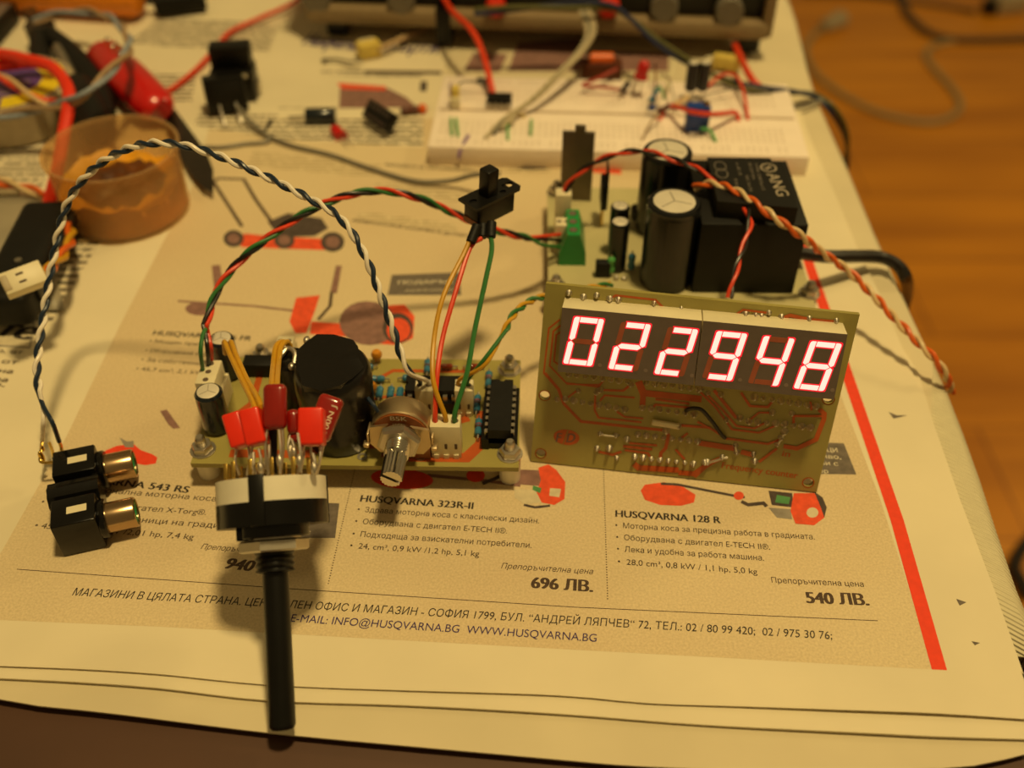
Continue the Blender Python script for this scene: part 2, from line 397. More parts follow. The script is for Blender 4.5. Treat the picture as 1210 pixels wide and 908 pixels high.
def text(name, s, p0, p1, cap, m, parent, up=None, shear=0.0, bold=0.0, inv=None, z=.006):
    """lettering from p0 to p1 (points, cm, world) with capitals cap high; up: direction of the letters' tops; inv: parent's world matrix"""
    v, f = glyphs(s, shear, bold); x0 = min(p.x for p in v); x1 = max(p.x for p in v)
    p0 = Vector(p0); p1 = Vector(p1); ex = (p1 - p0); L = ex.length; ex.normalize(); ez = (Vector((0, 0, 1)) if up is None else ex.cross(Vector(up)).normalized()); ey = ez.cross(ex)
    inv = inv.inverted() if inv else (parent_inv(parent) if parent else I4)
    mb = MB(inv); mb.add([p0 + ex * ((p.x - x0) / (x1 - x0) * L) + ey * (p.y / CAP * cap) + ez * (z + p.z) for p in v], f)
    return mb.build(name, m, parent)
def parent_inv(o):
    while o.parent: o = o.parent
    m = o.matrix_basis.copy(); m.translation = m.translation / S; return m.inverted()
def plate(outline, holes, z0, z1, mb, m=None):            # flat plate with real holes, local xy
    cu = bpy.data.curves.new('p', 'CURVE'); cu.dimensions = '2D'; cu.fill_mode = 'BOTH'; cu.extrude = (z1 - z0) / 2
    for ring in [outline] + holes:
        sp = cu.splines.new('POLY'); sp.points.add(len(ring) - 1); sp.use_cyclic_u = True
        for q, (x, y) in zip(sp.points, ring): q.co = (x, y, 0, 1)
    o = bpy.data.objects.new('p', cu); COL.objects.link(o); bpy.context.view_layer.update(); me = eval_mesh(o)
    mb.add([(x.co.x, x.co.y, x.co.z + (z0 + z1) / 2) for x in me.vertices], [list(p.vertices) for p in me.polygons], m)
    bpy.data.objects.remove(o); bpy.data.curves.remove(cu); bpy.data.meshes.remove(me); return mb
def ring(cx, cy, rx, ry=None, n=20): return [(cx + rx * math.cos(2 * math.pi * i / n), cy + (ry or rx) * math.sin(2 * math.pi * i / n)) for i in range(n)]
def rect(x0, y0, x1, y1): return [(x0, y0), (x1, y0), (x1, y1), (x0, y1)]

# ------------------------------------------------------------------ setting: floor, table, cloth
mb = MB(); mb.add([(-150, -60, -75), (420, -60, -75), (420, 420, -75), (-150, 420, -75)], [[0, 1, 2, 3]]); mb.build('floor', 'laminate', kind='structure')

ZC = -0.30                                                    # top of the cloth
edge_px = [(905, -60), (938, 5), (962, 95), (1003, 190), (1037, 270), (1062, 325), (1092, 390), (1125, 460), (1163, 560), (1207, 690), (1290, 880)]
edge = smooth([P(x, y, ZC) for x, y in edge_px], 1.5)
FR0, FR1 = P(-120, 812, ZC - .1), P(1300, 922, ZC - .1)       # a line well inside the front edge of the table
table = thing('table', 'wooden table with a dark brown front edge, under cloth and newspapers', 'table', T(0, 30, -75))
mb = MB(T(0, -30, 75)); e0, e1 = edge[0], edge[-1]
mb.prism([(-62, 6.5)] + [(e1.x + 1.8, 5.2)] + [(p.x - 1.2, p.y) for p in edge[::-1] if p.y > 6.5] + [(-62, e0.y)], -3.2, ZC - .09); mb.build('tabletop', 'dark_wood', table)
for x, y in ((-55, 12), (8, 12), (-55, 72), (12, 70)): MB(T(0, -30, 75)).box((x, y, -39), (5, 5, 72), .3).build('leg', 'dark_wood', table)
mb = MB(T(0, -30, 75)); mb.box((-18, 12, -7), (70, 1.6, 7.6), .15); mb.build('apron', 'dark_wood', table)

rows = []
for p in edge:
    y = p.y
    if y < 13.2: continue
    rows.append([Vector((-61, y, ZC)), Vector((p.x - 6, y, ZC)), Vector((p.x - .9, y, ZC)), Vector((p.x - .4, y, ZC - .06)), Vector((p.x - .1, y, ZC - .3)), Vector((p.x - .12, y, ZC - 1)), Vector((p.x - .2, y, ZC - 5)), Vector((p.x - .6 + .3 * math.sin(y * .5), y, ZC - 22))])
vs = [q for r_ in rows for q in r_]; k = len(rows[0])
fs = [[i * k + j, i * k + j + 1, (i + 1) * k + j + 1, (i + 1) * k + j] for i in range(len(rows) - 1) for j in range(k - 1)]
cl = MB().add(vs, fs).build('tablecloth', 'cloth_weave', label='cream woven tablecloth hanging over the edge of the table', cat='tablecloth', ang=80)
md = cl.modifiers.new('thick', 'SOLIDIFY'); md.thickness = .0006; md.offset = -1

# ------------------------------------------------------------------ newspapers: overlapping sheets
FA = [(-60, 783), (0, 787), (95, 791), (190, 797), (317, 809), (480, 816), (660, 822), (765, 831), (870, 835), (1010, 841), (1110, 845), (1228, 852)]
FB = [(-60, 799), (0, 803), (95, 808), (190, 815), (317, 829), (480, 835), (660, 845), (830, 858), (1010, 868), (1110, 873), (1222, 876)]
FC = [(-70, 820), (0, 828), (45, 836), (85, 840), (150, 847), (317, 867), (480, 883), (660, 899), (760, 907), (900, 912), (1060, 912), (1150, 907), (1225, 889)]
def sheet(mb, front, zf, back, z, thick, lift, wob=0.0):
    """front: pixels of the free front edge; back: world points behind it; the last 2 cm of the front bend up by lift"""
    f = smooth([P(x, y, zf + lift) for x, y in front], .6); n = len(f); m = 7; vs = []; fs = []
    for i, p in enumerate(f):
        d = Vector((p.x * -.0, 1, 0)); wv = wob * math.sin(i * .33) * math.sin(i * .11 + 1)
        for j in range(m):
            t = j / (m - 1); vs.append(Vector((p.x + .07 * 1.3 * t, p.y + 1.3 * t, z + (lift + wv) * (.6 + .9 * i / n) * (1 - t) ** 2)))
    for i in range(n - 1):
        for j in range(m - 1): fs.append([i * m + j, (i + 1) * m + j, (i + 1) * m + j + 1, i * m + j + 1])
    line = [(vs[i * m + m - 1].x, vs[i * m + m - 1].y, z) for i in range(n)]
    k = len(vs); vs += [Vector(q) for q in line] ; fs_n = list(range(k, k + n)); b = [Vector((q[0], q[1], z)) for q in back]; fs_b = list(range(k + n, k + n + len(b))); vs += b
    fs.append(fs_n + fs_b); mb.add(vs, fs)
def paper(name, label, mb, m, th):
    o = mb.build(name, m, label=label, cat='newspaper', group='newspaper sheets covering the table', ang=60)
    bm = bmesh.new(); bm.from_mesh(o.data); bmesh.ops.remove_doubles(bm, verts=bm.verts[:], dist=1e-6); bm.to_mesh(o.data); bm.free()
    if sum(p.normal.z * p.area for p in o.data.polygons) < 0: o.data.flip_normals()
    o.data.polygons.foreach_set('use_smooth', [False] * len(o.data.polygons)); md = o.modifiers.new('thick', 'SOLIDIFY'); md.thickness = th * S; md.offset = -1; return o
# lowest sheet, right across the table
bk = [P(x, y, -.18) for x, y in ((1202, 795), (1172, 700), (1128, 592), (1100, 520), (1102, 430), (1070, 362), (1040, 300), (1004, 212), (985, 170), (958, 100), (936, 20))] + [Vector((15, 74, -.18)), Vector((-58, 74, -.18)), Vector((-58, 15, -.18))]
mb = MB(); sheet(mb, FC, -.18, bk, -.18, .06, .02, .03); base_paper = paper('newspaper', 'lowest newspaper sheet, its blank margin sticking out furthest at the front edge', mb, 'newsprint_under', .05)
bk = [P(x, y, -.09) for x, y in ((1206, 800), (1176, 700), (1135, 592), (1103, 500), (1085, 440))] + [Vector((10.5, 40, -.09)), Vector((-40, 40, -.09)), Vector((-40, 17, -.09))]
mb = MB(); sheet(mb, FB, -.09, bk, -.09, .05, .03, .02); paper('newspaper', 'middle newspaper sheet showing as a double edge under the advert page', mb, 'newsprint', .05)
bk = [P(x, y, 0) for x, y in ((1210, 798), (1176, 700), (1134, 592), (1100, 494), (1070, 420), (1045, 360), (1012, 290), (985, 225), (960, 170), (945, 130), (760, 128), (600, 127), (400, 128), (225, 128), (180, 215), (142, 300), (62, 425), (0, 520), (-60, 640), (-75, 770))]
mb = MB(); sheet(mb, FA, 0, bk, 0, .02, .06, .03); ad_page = paper('newspaper', 'advert page with a red side rule and tinted panel under the circuit boards', mb, 'newsprint', .02)
mb = MB(); mb.poly3([P(x, y, -.035) for x, y in ((232, 122), (160, 300), (80, 430), (25, 530), (-150, 760), (-420, 560), (-260, 190), (-100, 120))]); text_page = paper('newspaper', 'newspaper page of small text columns at the left, with a big black headline', mb, 'newsprint', .03)
mb = MB(); mb.poly3([P(x, y, -.08) for x, y in ((-180, 150), (60, 140), (300, 137), (520, 136), (528, 60), (556, 20), (300, -40), (120, -30), (-80, 30))]); back_page = paper('newspaper', 'newspaper page behind, with a violet headline beside the instrument', mb, 'newsprint', .03)

def pic(parent, name, m, px, z=.004):
    mb = MB(parent_inv(parent)); mb.poly3([P(x, y, z) for x, y in px]); return mb.build(name, m, parent)
def oval(cx, cy, rx, ry, rot=0, n=22):
    c, s_ = math.cos(math.radians(rot)), math.sin(math.radians(rot))
    return [(cx + rx * math.cos(a) * c - ry * math.sin(a) * s_, cy + rx * math.cos(a) * s_ + ry * math.sin(a) * c) for a in [2 * math.pi * i / n for i in range(n)]]
def rib(parent, name, m, px, w, z=.004):
    mb = MB(parent_inv(parent)); q = [P(x, y, 0) for x, y in px]; mb.ribbon([(p.x, p.y) for p in q], w, z); return mb.build(name, m, parent)
def line(parent, s, x0, y0, x1, y1, cap, m=None, z=.006, **k):
    m = m or ('ink_text' if cap < .22 else 'ink')
    return text('text_line', s, P(x0, y0), P(x1, y1), cap, m, parent, z=z, **k)

# tinted panel and rules of the advert page
pic(ad_page, 'tinted_panel', 'print_panel', [(-60, 728), (0, 733), (190, 741), (420, 754), (640, 766), (860, 778), (1090, 791), (1100, 791), (1080, 715), (1040, 590), (985, 445), (940, 305), (900, 180), (890, 142), (600, 140), (250, 140), (230, 215), (196, 280), (142, 384), (79, 515), (2, 652), (-40, 700)], .002)
rib(ad_page, 'red_rule', 'print_red', [(905, 150), (940, 260), (957, 315), (1003, 448), (1060, 615), (1110, 792)], .36, .005)
rib(ad_page, 'thin_rule', 'ink_brown', [(20, 673), (60, 676), (340, 696), (680, 718), (1037, 734)], .022)
def dots(px0, px1, n):
    mb = MB(parent_inv(ad_page)); a, b = P(*px0), P(*px1)
    for i in range(n):
        p = a.lerp(b, i / (n - 1)); mb.poly3([(p.x + .02 * math.cos(q), p.y + .02 * math.sin(q), .004) for q in (0, 1.05, 2.1, 3.14, 4.2, 5.24)])
    mb.build('dotted_rule', 'ink_brown', ad_page)
dots((421, 548), (388, 690), 52); dots((713, 552), (718, 708), 56)

# advert one (partly hidden by the switch and the socket)
line(ad_page, 'HUSQVARNA 543 RS', 70, 567, 222, 583, .25, bold=.03)
line(ad_page, '• Професионална моторна коса', 62, 578, 255, 593, .19)
line(ad_page, '• Оборудвана с двигател X-Torg®.', 48, 596, 243, 609, .19)
line(ad_page, '• За собственици на градини.', 86, 612, 277, 626, .19)
line(ad_page, '• 45,7 cm³, 1,5 kW /2,01 hp, 7,4 kg', 40, 624, 228, 638, .19)
line(ad_page, 'Препоръчителна цена', 237, 649, 340, 657, .18, 'ink_brown', shear=.25)
line(ad_page, '940 ЛВ.', 265, 672, 340, 680, .36, 'ink_brown', bold=.05, shear=.2)
# advert two
line(ad_page, 'HUSQVARNA 323R-II', 425, 593, 559, 602, .25, bold=.03)
line(ad_page, '•  Здрава моторна коса с класически дизайн.', 422, 605, 637, 619, .19)
line(ad_page, '•  Оборудвана с двигател E-TECH II®.', 419, 619, 599, 631, .19)
line(ad_page, '•  Подходяща за взискателни потребители.', 416, 634, 628, 648, .19)
line(ad_page, '•  24, cm³, 0,9 kW /1,2 hp, 5,1 kg', 413, 648, 566, 658, .19)
line(ad_page, 'Препоръчителна цена', 592, 672, 701, 679, .18, 'ink_brown', shear=.25)
line(ad_page, '696 ЛВ.', 627, 695, 701, 700, .36, 'ink_brown', bold=.05)
# advert three
line(ad_page, 'HUSQVARNA 128 R', 727, 611, 852, 619, .25, bold=.03)
line(ad_page, '•  Моторна коса за прецизна работа в градината.', 727, 624, 963, 638, .19)
line(ad_page, '•  Оборудвана с двигател E-TECH II®.', 728, 638, 910, 650, .19)
line(ad_page, '•  Лека и удобна за работа машина.', 729, 652, 903, 663, .19)
line(ad_page, '•  28,0 cm³, 0,8 kW / 1,1 hp, 5,0 kg', 730, 667, 895, 679, .19)
line(ad_page, 'Препоръчителна цена', 912, 689, 1021, 694, .18, 'ink_brown', shear=.0)
line(ad_page, '540 ЛВ.', 953, 713, 1028, 716, .36, 'ink_brown', bold=.05)
# foot of the page
line(ad_page, 'МАГАЗИНИ В ЦЯЛАТА СТРАНА. ЦЕНТРАЛЕН ОФИС И МАГАЗИН - СОФИЯ 1799, БУЛ. “АНДРЕЙ ЛЯПЧЕВ“ 72, ТЕЛ.: 02 / 80 99 420;  02 / 975 30 76;', 85, 704, 984, 756, .235, 'ink', shear=.12)
line(ad_page, 'E-MAIL: INFO@HUSQVARNA.BG  WWW.HUSQVARNA.BG', 343, 735, 705, 759, .235, 'ink_violet', shear=.05)
# upper advert
line(ad_page, 'HUSQVARNA 346 FR', 180, 396, 296, 403, .24, bold=.02)
line(ad_page, '• Мощен преносим', 176, 405, 262, 411, .18)
line(ad_page, '• Оборудвана с двигател', 171, 416, 275, 423, .18)
line(ad_page, '• За собственици на', 166, 427, 262, 434, .18)
line(ad_page, '• 45,7 cm³, 2,1 kW', 160, 438, 240, 443, .18)
pic(ad_page, 'offer_box', 'ink_grey', [(463, 325), (543, 322), (545, 349), (458, 349)])
line(ad_page, 'ПОДАРЪК', 470, 336, 536, 335, .19, 'ink_white', z=.009, bold=.02)
line(ad_page, 'АКСЕСОАР', 478, 345, 536, 344, .12, 'ink_white', z=.009)
pic(ad_page, 'offer_box', 'ink_grey', [(930, 522), (997, 524), (1012, 561), (940, 560)])
for s_, x0, y0, x1 in (('ПОДАРЪЦИ', 935, 533, 990), ('тримиво,', 943, 541, 994), ('глави с', 952, 549, 991), ('мотор', 950, 558, 979)): line(ad_page, s_, x0, y0, x1, y0 + 2, .17, 'ink_white', z=.009, bold=.01)
pic(ad_page, 'offer_box', 'ink_grey', [(340, 593), (401, 595), (396, 636), (330, 636)])
for s_, x0, y0, x1 in (('ЕДНА', 352, 605, 389), ('ГЛАВА', 338, 616, 373), ('с нож.', 330, 627, 367)): line(ad_page, s_, x0, y0, x1, y0 + 2, .19, 'ink_white', z=.009)
# columns of blurred small print on the upper part of the page
for q in ([(505, 188), (650, 196), (650, 205), (505, 200)], [(445, 215), (590, 232), (585, 244), (440, 226)], [(425, 250), (540, 265), (540, 276), (420, 262)], [(300, 178), (450, 195), (440, 210), (292, 196)]):
    pic(ad_page, 'small_print', 'print_column_pale', q)
for q in ([(318, 141), (500, 141), (500, 174), (308, 164)], [(236, 133), (330, 133), (312, 160), (228, 150)]): pic(ad_page, 'small_print', 'print_column', q)
line(ad_page, 'АКУМУЛАТОРНА КОСАЧКА В ДЕТАЙЛ', 415, 262, 553, 281, .2, 'ink_brown', bold=.02)
line(ad_page, 'МОДЕЛ В ПРОМОЦИЯ', 455, 196, 562, 204, .2, 'ink_brown', bold=.02)

# printed pictures
def mower():
    pic(ad_page, 'mower_print', 'print_orange', [(288, 276), (330, 280), (400, 283), (396, 296), (330, 294), (284, 292)], .004)
    pic(ad_page, 'mower_print', 'print_dark', [(316, 262), (340, 252), (380, 258), (388, 270), (372, 279), (330, 281)], .006)
    for x, y, r in ((276, 282, 12), (336, 284, 12), (393, 286, 14)): pic(ad_page, 'mower_print', 'print_dark', oval(x, y, r, r * .84), .008); pic(ad_page, 'mower_print', 'print_mauve', oval(x, y, r * .6, r * .5), .010)
    rib(ad_page, 'mower_print', 'ink_brown', [(286, 268), (252, 215), (258, 211), (288, 212), (302, 236), (322, 264)], .14, .007)
mower()
rib(ad_page, 'trimmer_print', 'print_mauve', [(210, 356), (300, 362), (370, 370)], .1, .004)
pic(ad_page, 'trimmer_print', 'print_mauve', oval(236, 365, 17, 8), .005)
pic(ad_page, 'trimmer_print', 'print_orange', [(350, 352), (378, 349), (372, 368), (362, 394), (349, 394), (342, 380)], .006)
pic(ad_page, 'trimmer_print', 'print_orange', [(368, 380), (410, 383), (410, 398), (366, 395)], .005)
rib(ad_page, 'trimmer_print', 'ink_brown', [(376, 378), (390, 362), (392, 345)], .12, .007)
pic(ad_page, 'trimmer_print', 'print_mauve', [(390, 346), (397, 314), (404, 314), (398, 347)], .006)
pic(ad_page, 'trimmer_print', 'print_mauve', [(253, 340), (250, 314), (260, 313), (264, 338)], .006)
pic(ad_page, 'trimmer_print', 'print_orange', [(440, 362), (478, 360), (490, 374), (488, 400), (470, 408), (440, 406)], .006)
pic(ad_page, 'trimmer_print', 'print_mauve', oval(435, 382, 34, 26, 5), .008)
pic(ad_page, 'trimmer_print', 'print_dark', oval(470, 388, 18, 18), .010); pic(ad_page, 'trimmer_print', 'print_orange', oval(471, 390, 14, 14), .012)
# brushcutter of the first advert: red guard, grey blade
pic(ad_page, 'brushcutter_print', 'print_red', [(124, 533), (138, 527), (158, 525), (166, 532), (180, 537), (186, 541), (184, 548), (172, 550), (160, 548), (140, 549), (125, 543)], .006)
pic(ad_page, 'brushcutter_print', 'print_grey', [(141, 517), (150, 522), (158, 521), (158, 529), (148, 529)], .009)
pic(ad_page, 'brushcutter_print', 'print_mauve', [(189, 486), (197, 484), (207, 498), (213, 506), (205, 507), (199, 502)], .006)
# brushcutter of the second advert
pic(ad_page, 'brushcutter_print', 'print_red', oval(475, 566, 37, 12, 4), .006)
rib(ad_page, 'brushcutter_print', 'print_mauve', [(505, 562), (570, 568), (615, 574)], .12, .005)
pic(ad_page, 'brushcutter_print', 'print_red', oval(562, 562, 11, 8), .007); rib(ad_page, 'brushcutter_print', 'print_dark', [(570, 572), (585, 566), (600, 558)], .12, .008)
pic(ad_page, 'brushcutter_print', 'print_mauve', [(612, 555), (640, 556), (642, 575), (606, 572)], .006)
pic(ad_page, 'brushcutter_print', 'print_orange', [(636, 553), (648, 549), (658, 556), (668, 570), (667, 590), (655, 597), (640, 594), (634, 582), (639, 568)], .008)
pic(ad_page, 'brushcutter_print', 'print_pale', [(608, 578), (640, 580), (638, 594), (620, 596), (608, 588)], .007); pic(ad_page, 'brushcutter_print', 'print_green', [(630, 574), (640, 577), (638, 583), (629, 579)], .010)
pic(ad_page, 'brushcutter_print', 'print_pale', [(650, 577), (663, 578), (661, 588), (649, 586)], .010); rib(ad_page, 'brushcutter_print', 'print_dark', [(619, 597), (632, 600), (650, 598)], .08, .009)
# brushcutter of the third advert
pic(ad_page, 'brushcutter_print', 'print_orange', [(757, 580), (762, 573), (785, 570), (808, 576), (822, 585), (820, 594), (805, 598), (780, 597), (762, 591)], .006)
rib(ad_page, 'brushcutter_print', 'print_dark', [(781, 572), (800, 573), (866, 586), (880, 588)], .09, .008)
pic(ad_page, 'brushcutter_print', 'print_orange', oval(873, 586, 6, 5), .010); rib(ad_page, 'brushcutter_print', 'print_dark', [(876, 593), (884, 597), (902, 595), (906, 599)], .12, .008)
pic(ad_page, 'brushcutter_print', 'print_dark', [(908, 580), (936, 583), (938, 600), (912, 597)], .007); pic(ad_page, 'brushcutter_print', 'print_green', [(918, 585), (934, 588), (932, 596), (916, 594)], .010)
pic(ad_page, 'brushcutter_print', 'print_orange', [(938, 583), (962, 583), (974, 596), (974, 612), (962, 621), (940, 619), (934, 604)], .009)
pic(ad_page, 'brushcutter_print', 'print_dark', [(962, 581), (972, 588), (977, 600), (974, 612), (970, 600)], .011); pic(ad_page, 'brushcutter_print', 'print_pale', oval(960, 606, 7, 6), .012)
pic(ad_page, 'brushcutter_print', 'print_grey', [(908, 600), (934, 602), (936, 614), (918, 612)], .006)
# strip of print that shows under the white prototyping board's front
pic(ad_page, 'red_print', 'print_orange', [(700, 194), (734, 195), (734, 206), (700, 204)], .004); pic(ad_page, 'dark_print', 'print_dark', [(600, 195), (640, 195), (646, 200), (612, 201)], .004)
# tears along the margin, the shade in their mouths painted as grey patches
pic(ad_page, 'tear_shade', 'ink_grey', [(1050, 487), (1060, 491), (1072, 491), (1056, 495)], .005); pic(ad_page, 'tear_shade', 'ink_grey', [(1130, 708), (1142, 712), (1134, 716)], .005); pic(ad_page, 'tear_shade', 'ink_grey', [(1148, 758), (1158, 760), (1152, 763)], .005)

# text page at the left
ZT = -.03
def tpic(name, m, px, z): 
    mb = MB(); mb.poly3([P(x, y, z) for x, y in px]); return mb.build(name, m, text_page)
tpic('headline_box', 'print_grey', [(-80, 362), (42, 376), (36, 412), (-90, 404)], -.029); tpic('headline_paper', 'print_pale', [(-80, 365), (40, 378), (34, 410), (-90, 402)], -.026)
text('headline', 'те', P(-8, 396, ZT), P(39, 403, ZT), .85, 'ink', text_page, bold=.05, shear=.15, z=.012)
for s_, x0, y0, x1 in (('лв. годишно, от', -80, 418, 26), ('от 30% от', -60, 430, 20), ('цената на', -60, 441, 14), ('всяка гра', -60, 451, 8), ('ди-', -20, 458, 4)): text('text_line', s_, P(x0, y0 - 6, ZT), P(x1, y0 + 1, ZT), .2, 'ink_brown', text_page, z=.012, bold=.01)
for q in ([(40, 270), (120, 282), (60, 382), (-10, 372)], [(-60, 160), (62, 165), (50, 225), (-80, 220)], [(-90, 235), (30, 240), (0, 300), (-140, 300)]): tpic('small_print', 'print_column', q, -.029)
# back page with the violet headline
def bpic(name, m, px, z):
    mb = MB(); mb.poly3([P(x, y, z) for x, y in px]); return mb.build(name, m, back_page)
text('headline', 'Husqvarna', P(356, 53, -.08), P(420, 60, -.08), 1.5, 'ink_violet', back_page, bold=.05, z=.012); text('headline', 'Кърти', P(455, 60, -.08), P(516, 64, -.08), 1.5, 'ink_violet', back_page, bold=.03, z=.012)
for q in ([(330, 126), (510, 126), (510, 135), (326, 135)], [(190, 20), (330, 28), (318, 62), (150, 52)], [(180, 85), (232, 88), (225, 130), (165, 128)], [(380, 82), (500, 86), (500, 92), (380, 88)]): bpic('small_print', 'print_column', q, -.074)
bpic('dark_rule', 'ink_brown', [(430, 83), (522, 84), (522, 88), (430, 87)], -.07)
bpic('mower_print', 'print_mauve', [(402, 100), (458, 104), (480, 115), (492, 126), (488, 145), (440, 140), (400, 138)], -.07); bpic('mower_print', 'print_orange', [(398, 98), (456, 102), (456, 107), (404, 105)], -.067); bpic('mower_print', 'print_orange', [(478, 136), (506, 136), (504, 146), (476, 146)], -.067)
bpic('dark_print', 'print_dark', [(497, 96), (505, 96), (504, 108), (496, 108)], -.07)
mb = MB()
for q in ([(560, 62), (600, 64), (590, 85), (548, 84)], [(612, 50), (690, 45), (700, 84), (600, 84)], [(700, 60), (790, 62), (790, 84), (705, 84)]): mb.poly3([P(x, y, -.165) for x, y in q])
mb.build('mottled_print', 'print_mauve', base_paper)

# ------------------------------------------------------------------ component builders (all into a parent thing, local cm)
def electrolytic(par, c, r, h, sleeve='cap_sleeve', name='capacitor', stripe_ang=None, n=28, M=I4):
    m = M @ T(*c); b = min(.1, r * .25)
    o = MB(m).lathe([(0, 0), (r - b, 0), (r, b), (r, h - 2.2 * b), (r * .985, h - 1.2 * b), (r, h - b * .7), (r - b * .5, h), (r * .8, h), (r * .79, h - .02), (0, h - .02)], n).build(name, sleeve, par)
    mb = MB(m).lathe([(0, h - .018), (r * .78, h - .018), (r * .78, h + .012), (r * .72, h + .02), (0, h + .02)], n); t = mb.build('vent_top', 'aluminium', o)
    mb = MB(m)
    for k in range(3):
        a = math.radians(90 + 120 * k + 10); mb.ribbon([(0, 0), (r * .66 * math.cos(a), r * .66 * math.sin(a))], r * .055, h + .023)
    mb.build('vent_score', 'score_grey', o)
    if stripe_ang is not None:
        mb = MB(m); n2 = 6; vs = []
        for i in range(n2 + 1):
            a = math.radians(stripe_ang + (i / n2 - .5) * 58); vs += [((r + .006) * math.cos(a), (r + .006) * math.sin(a), b * 1.5), ((r + .006) * math.cos(a), (r + .006) * math.sin(a), h - 2.6 * b)]
        mb.add(vs, [[2 * i, 2 * i + 2, 2 * i + 3, 2 * i + 1] for i in range(n2)]); mb.build('sleeve_stripe', 'cap_stripe', o)
    return o
def dip_ic(par, M, pins, name='chip', socket=True):
    """M: frame at the board under the chip, x along the chip"""
    L = pins / 2 * .254 + .03; z0 = .42 if socket else .12
    o = MB(M).prism([(-L / 2, -.32), (L / 2, -.32), (L / 2, .32), (-L / 2, .32), (-L / 2, .08), (-L / 2 + .07, .05), (-L / 2 + .07, -.05), (-L / 2, -.08)], z0, z0 + .33).build(name, 'black_matt', par)
    if socket:
        mb = MB(M)
        for s_ in (-1, 1): mb.box((0, s_ * .4, .2), (L + .06, .2, .4))
        for s_ in (-1, 1): mb.box((s_ * (L / 2 - .1), 0, .12), (.2, .64, .2))
        mb.build('socket', 'black_plastic', o)
    first = None
    for s_ in (-1, 1):
        for k in range(pins // 2):
            m = M @ T(-L / 2 + .015 + .127 + k * .254, 0, 0) @ (R(180, 'Z') if s_ < 0 else I4)
            if first is None:
                mb = MB(); mb.box((0, .365, z0 + .16), (.13, .1, .03)); mb.box((0, .4, z0 + .04), (.12, .03, .26)); first = mb.build('pin', 'steel', o); m_ = m.copy(); m_.translation *= S; first.matrix_basis = m_
            else: copy_part(first, o, m)
    return o
def resistor(par, p0, p1, r, body='resistor_blue', bands=('resistor_red', 'band_brown'), lead='solder'):
    p0, p1 = Vector(p0), Vector(p1); L = (p1 - p0).length; m = axis_frame(p0, p1)
    pr = [(0, 0), (r * .7, .0), (r * 1.08, r * .5), (r * 1.08, r * 1.7), (r * .85, r * 2.4), (r * .85, L - r * 2.4), (r * 1.08, L - r * 1.7), (r * 1.08, L - r * .5), (r * .7, L), (0, L)]
    o = MB(m).lathe(pr, 14).build('resistor', body, par)
    for k, b in enumerate(bands):
        z = L * (.36 + .17 * k); MB(m).lathe([(r * .9, z - .03), (r * .93, z - .028), (r * .93, z + .028), (r * .9, z + .03)], 14).build('colour_band', b, o)
    d = (p1 - p0).normalized(); MB().tube([p0 - d * .14 + Vector((0, 0, -.12)), p0 - d * .13, p0 + d * .02], .03, 6).tube([p1 - d * .02, p1 + d * .13, p1 + d * .14 + Vector((0, 0, -.12))], .03, 6).build('lead', lead, o)
    return o
def nut_bolt(par, c, r=.3, h=.55, m='steel', M=I4):
    mm = M @ T(*c)
    o = MB(mm).lathe([(.0, -.02), (.13, -.02), (.14, .22), (.15, .24), (.14, .26), (.15, .3), (.14, .32), (.15, .36), (.14, .38), (.15, .42), (.13, h - .05), (.09, h), (0, h)], 14).build('bolt', m, par)
    MB(mm).lathe([(.15, .02), (r * .93, .02), (r, .06), (r, .18), (r * .9, .24), (.15, .24)], 6).build('nut', m, o)
    MB(mm).lathe([(.14, 0), (r * 1.2, 0), (r * 1.2, .03), (.14, .03)], 18).build('washer', m, o); return o
def plug(par, c, size, n, M=I4, holes_top=True, name='connector'):
    """cream wire-to-board connector: housing with slots down the front and round wire entries on top"""
    w, d, h = size; m = M @ T(*c); o = MB(m)
    o.box((0, 0, h / 2), (w, d, h), .025); o.box((0, d * .5 + .05, h * .3), (w, .1, h * .6), .02)
    for k in range(n): o.box(((k + .5) * w / n - w / 2, -d / 2 - .015, .08), (w / n * .5, .05, .16))
    o = o.build(name, 'cream_plastic', par)
    for k in range(n):
        x = (k + .5) * w / n - w / 2; MB(m).box((x, -d / 2 - .001, h * .38), (.075, .012, .2)).build('latch_slot', 'hole_dark', o)
        if holes_top: MB(m).lathe([(0, h + .003), (.085, h + .003)], 12, T(x, 0, 0)).build('wire_entry', 'hole_dark', o)
    return o

# ------------------------------------------------------------------ the display board, leaning back against the supply board
BL, BR = P(627, 545, .05), P(965, 582, .05); ux = (BR - BL).normalized(); WB = (BR - BL).length
lean = 17.0; back = Vector((-ux.y, ux.x, 0)).normalized(); up = (back * math.sin(math.radians(lean)) + Vector((0, 0, 1)) * math.cos(math.radians(lean)))
MD = frame(BL, ux, up); nrm = MD.to_3x3().col[2]
HB = (MD.inverted() @ on_plane(830, 353, BL, nrm)).y
disp = thing('display_board', 'upright olive circuit board with six lit red digits reading 022948', 'circuit board', MD)
def Ld(px, py, off=0.0): q = MD.inverted() @ on_plane(px, py, BL + nrm * off, nrm); return q
q = [Ld(*p) for p in ((627, 545), (965, 582), (1016, 372), (645, 335))]
HOLES = [Ld(643.5, 467.5), Ld(639, 536), Ld(955, 570.5), Ld(979, 472)]
mb = MB(); plate([(p.x, p.y) for p in q], [ring(h.x, h.y, .14) for h in HOLES], -.16, 0, mb); pcb = mb.build('board_panel', 'pcb', disp)
for h in HOLES: MB().lathe([(.14, .002), (.17, .004), (.17, .0), ], 20, T(h.x, h.y, .002)).build('hole_rim', 'copper', pcb)
c3 = lambda x, y: (620 + x / 2.881, 320 + y / 2.881)
z3 = lambda x, y: (620 + x / 5.762, 330 + y / 5.762)
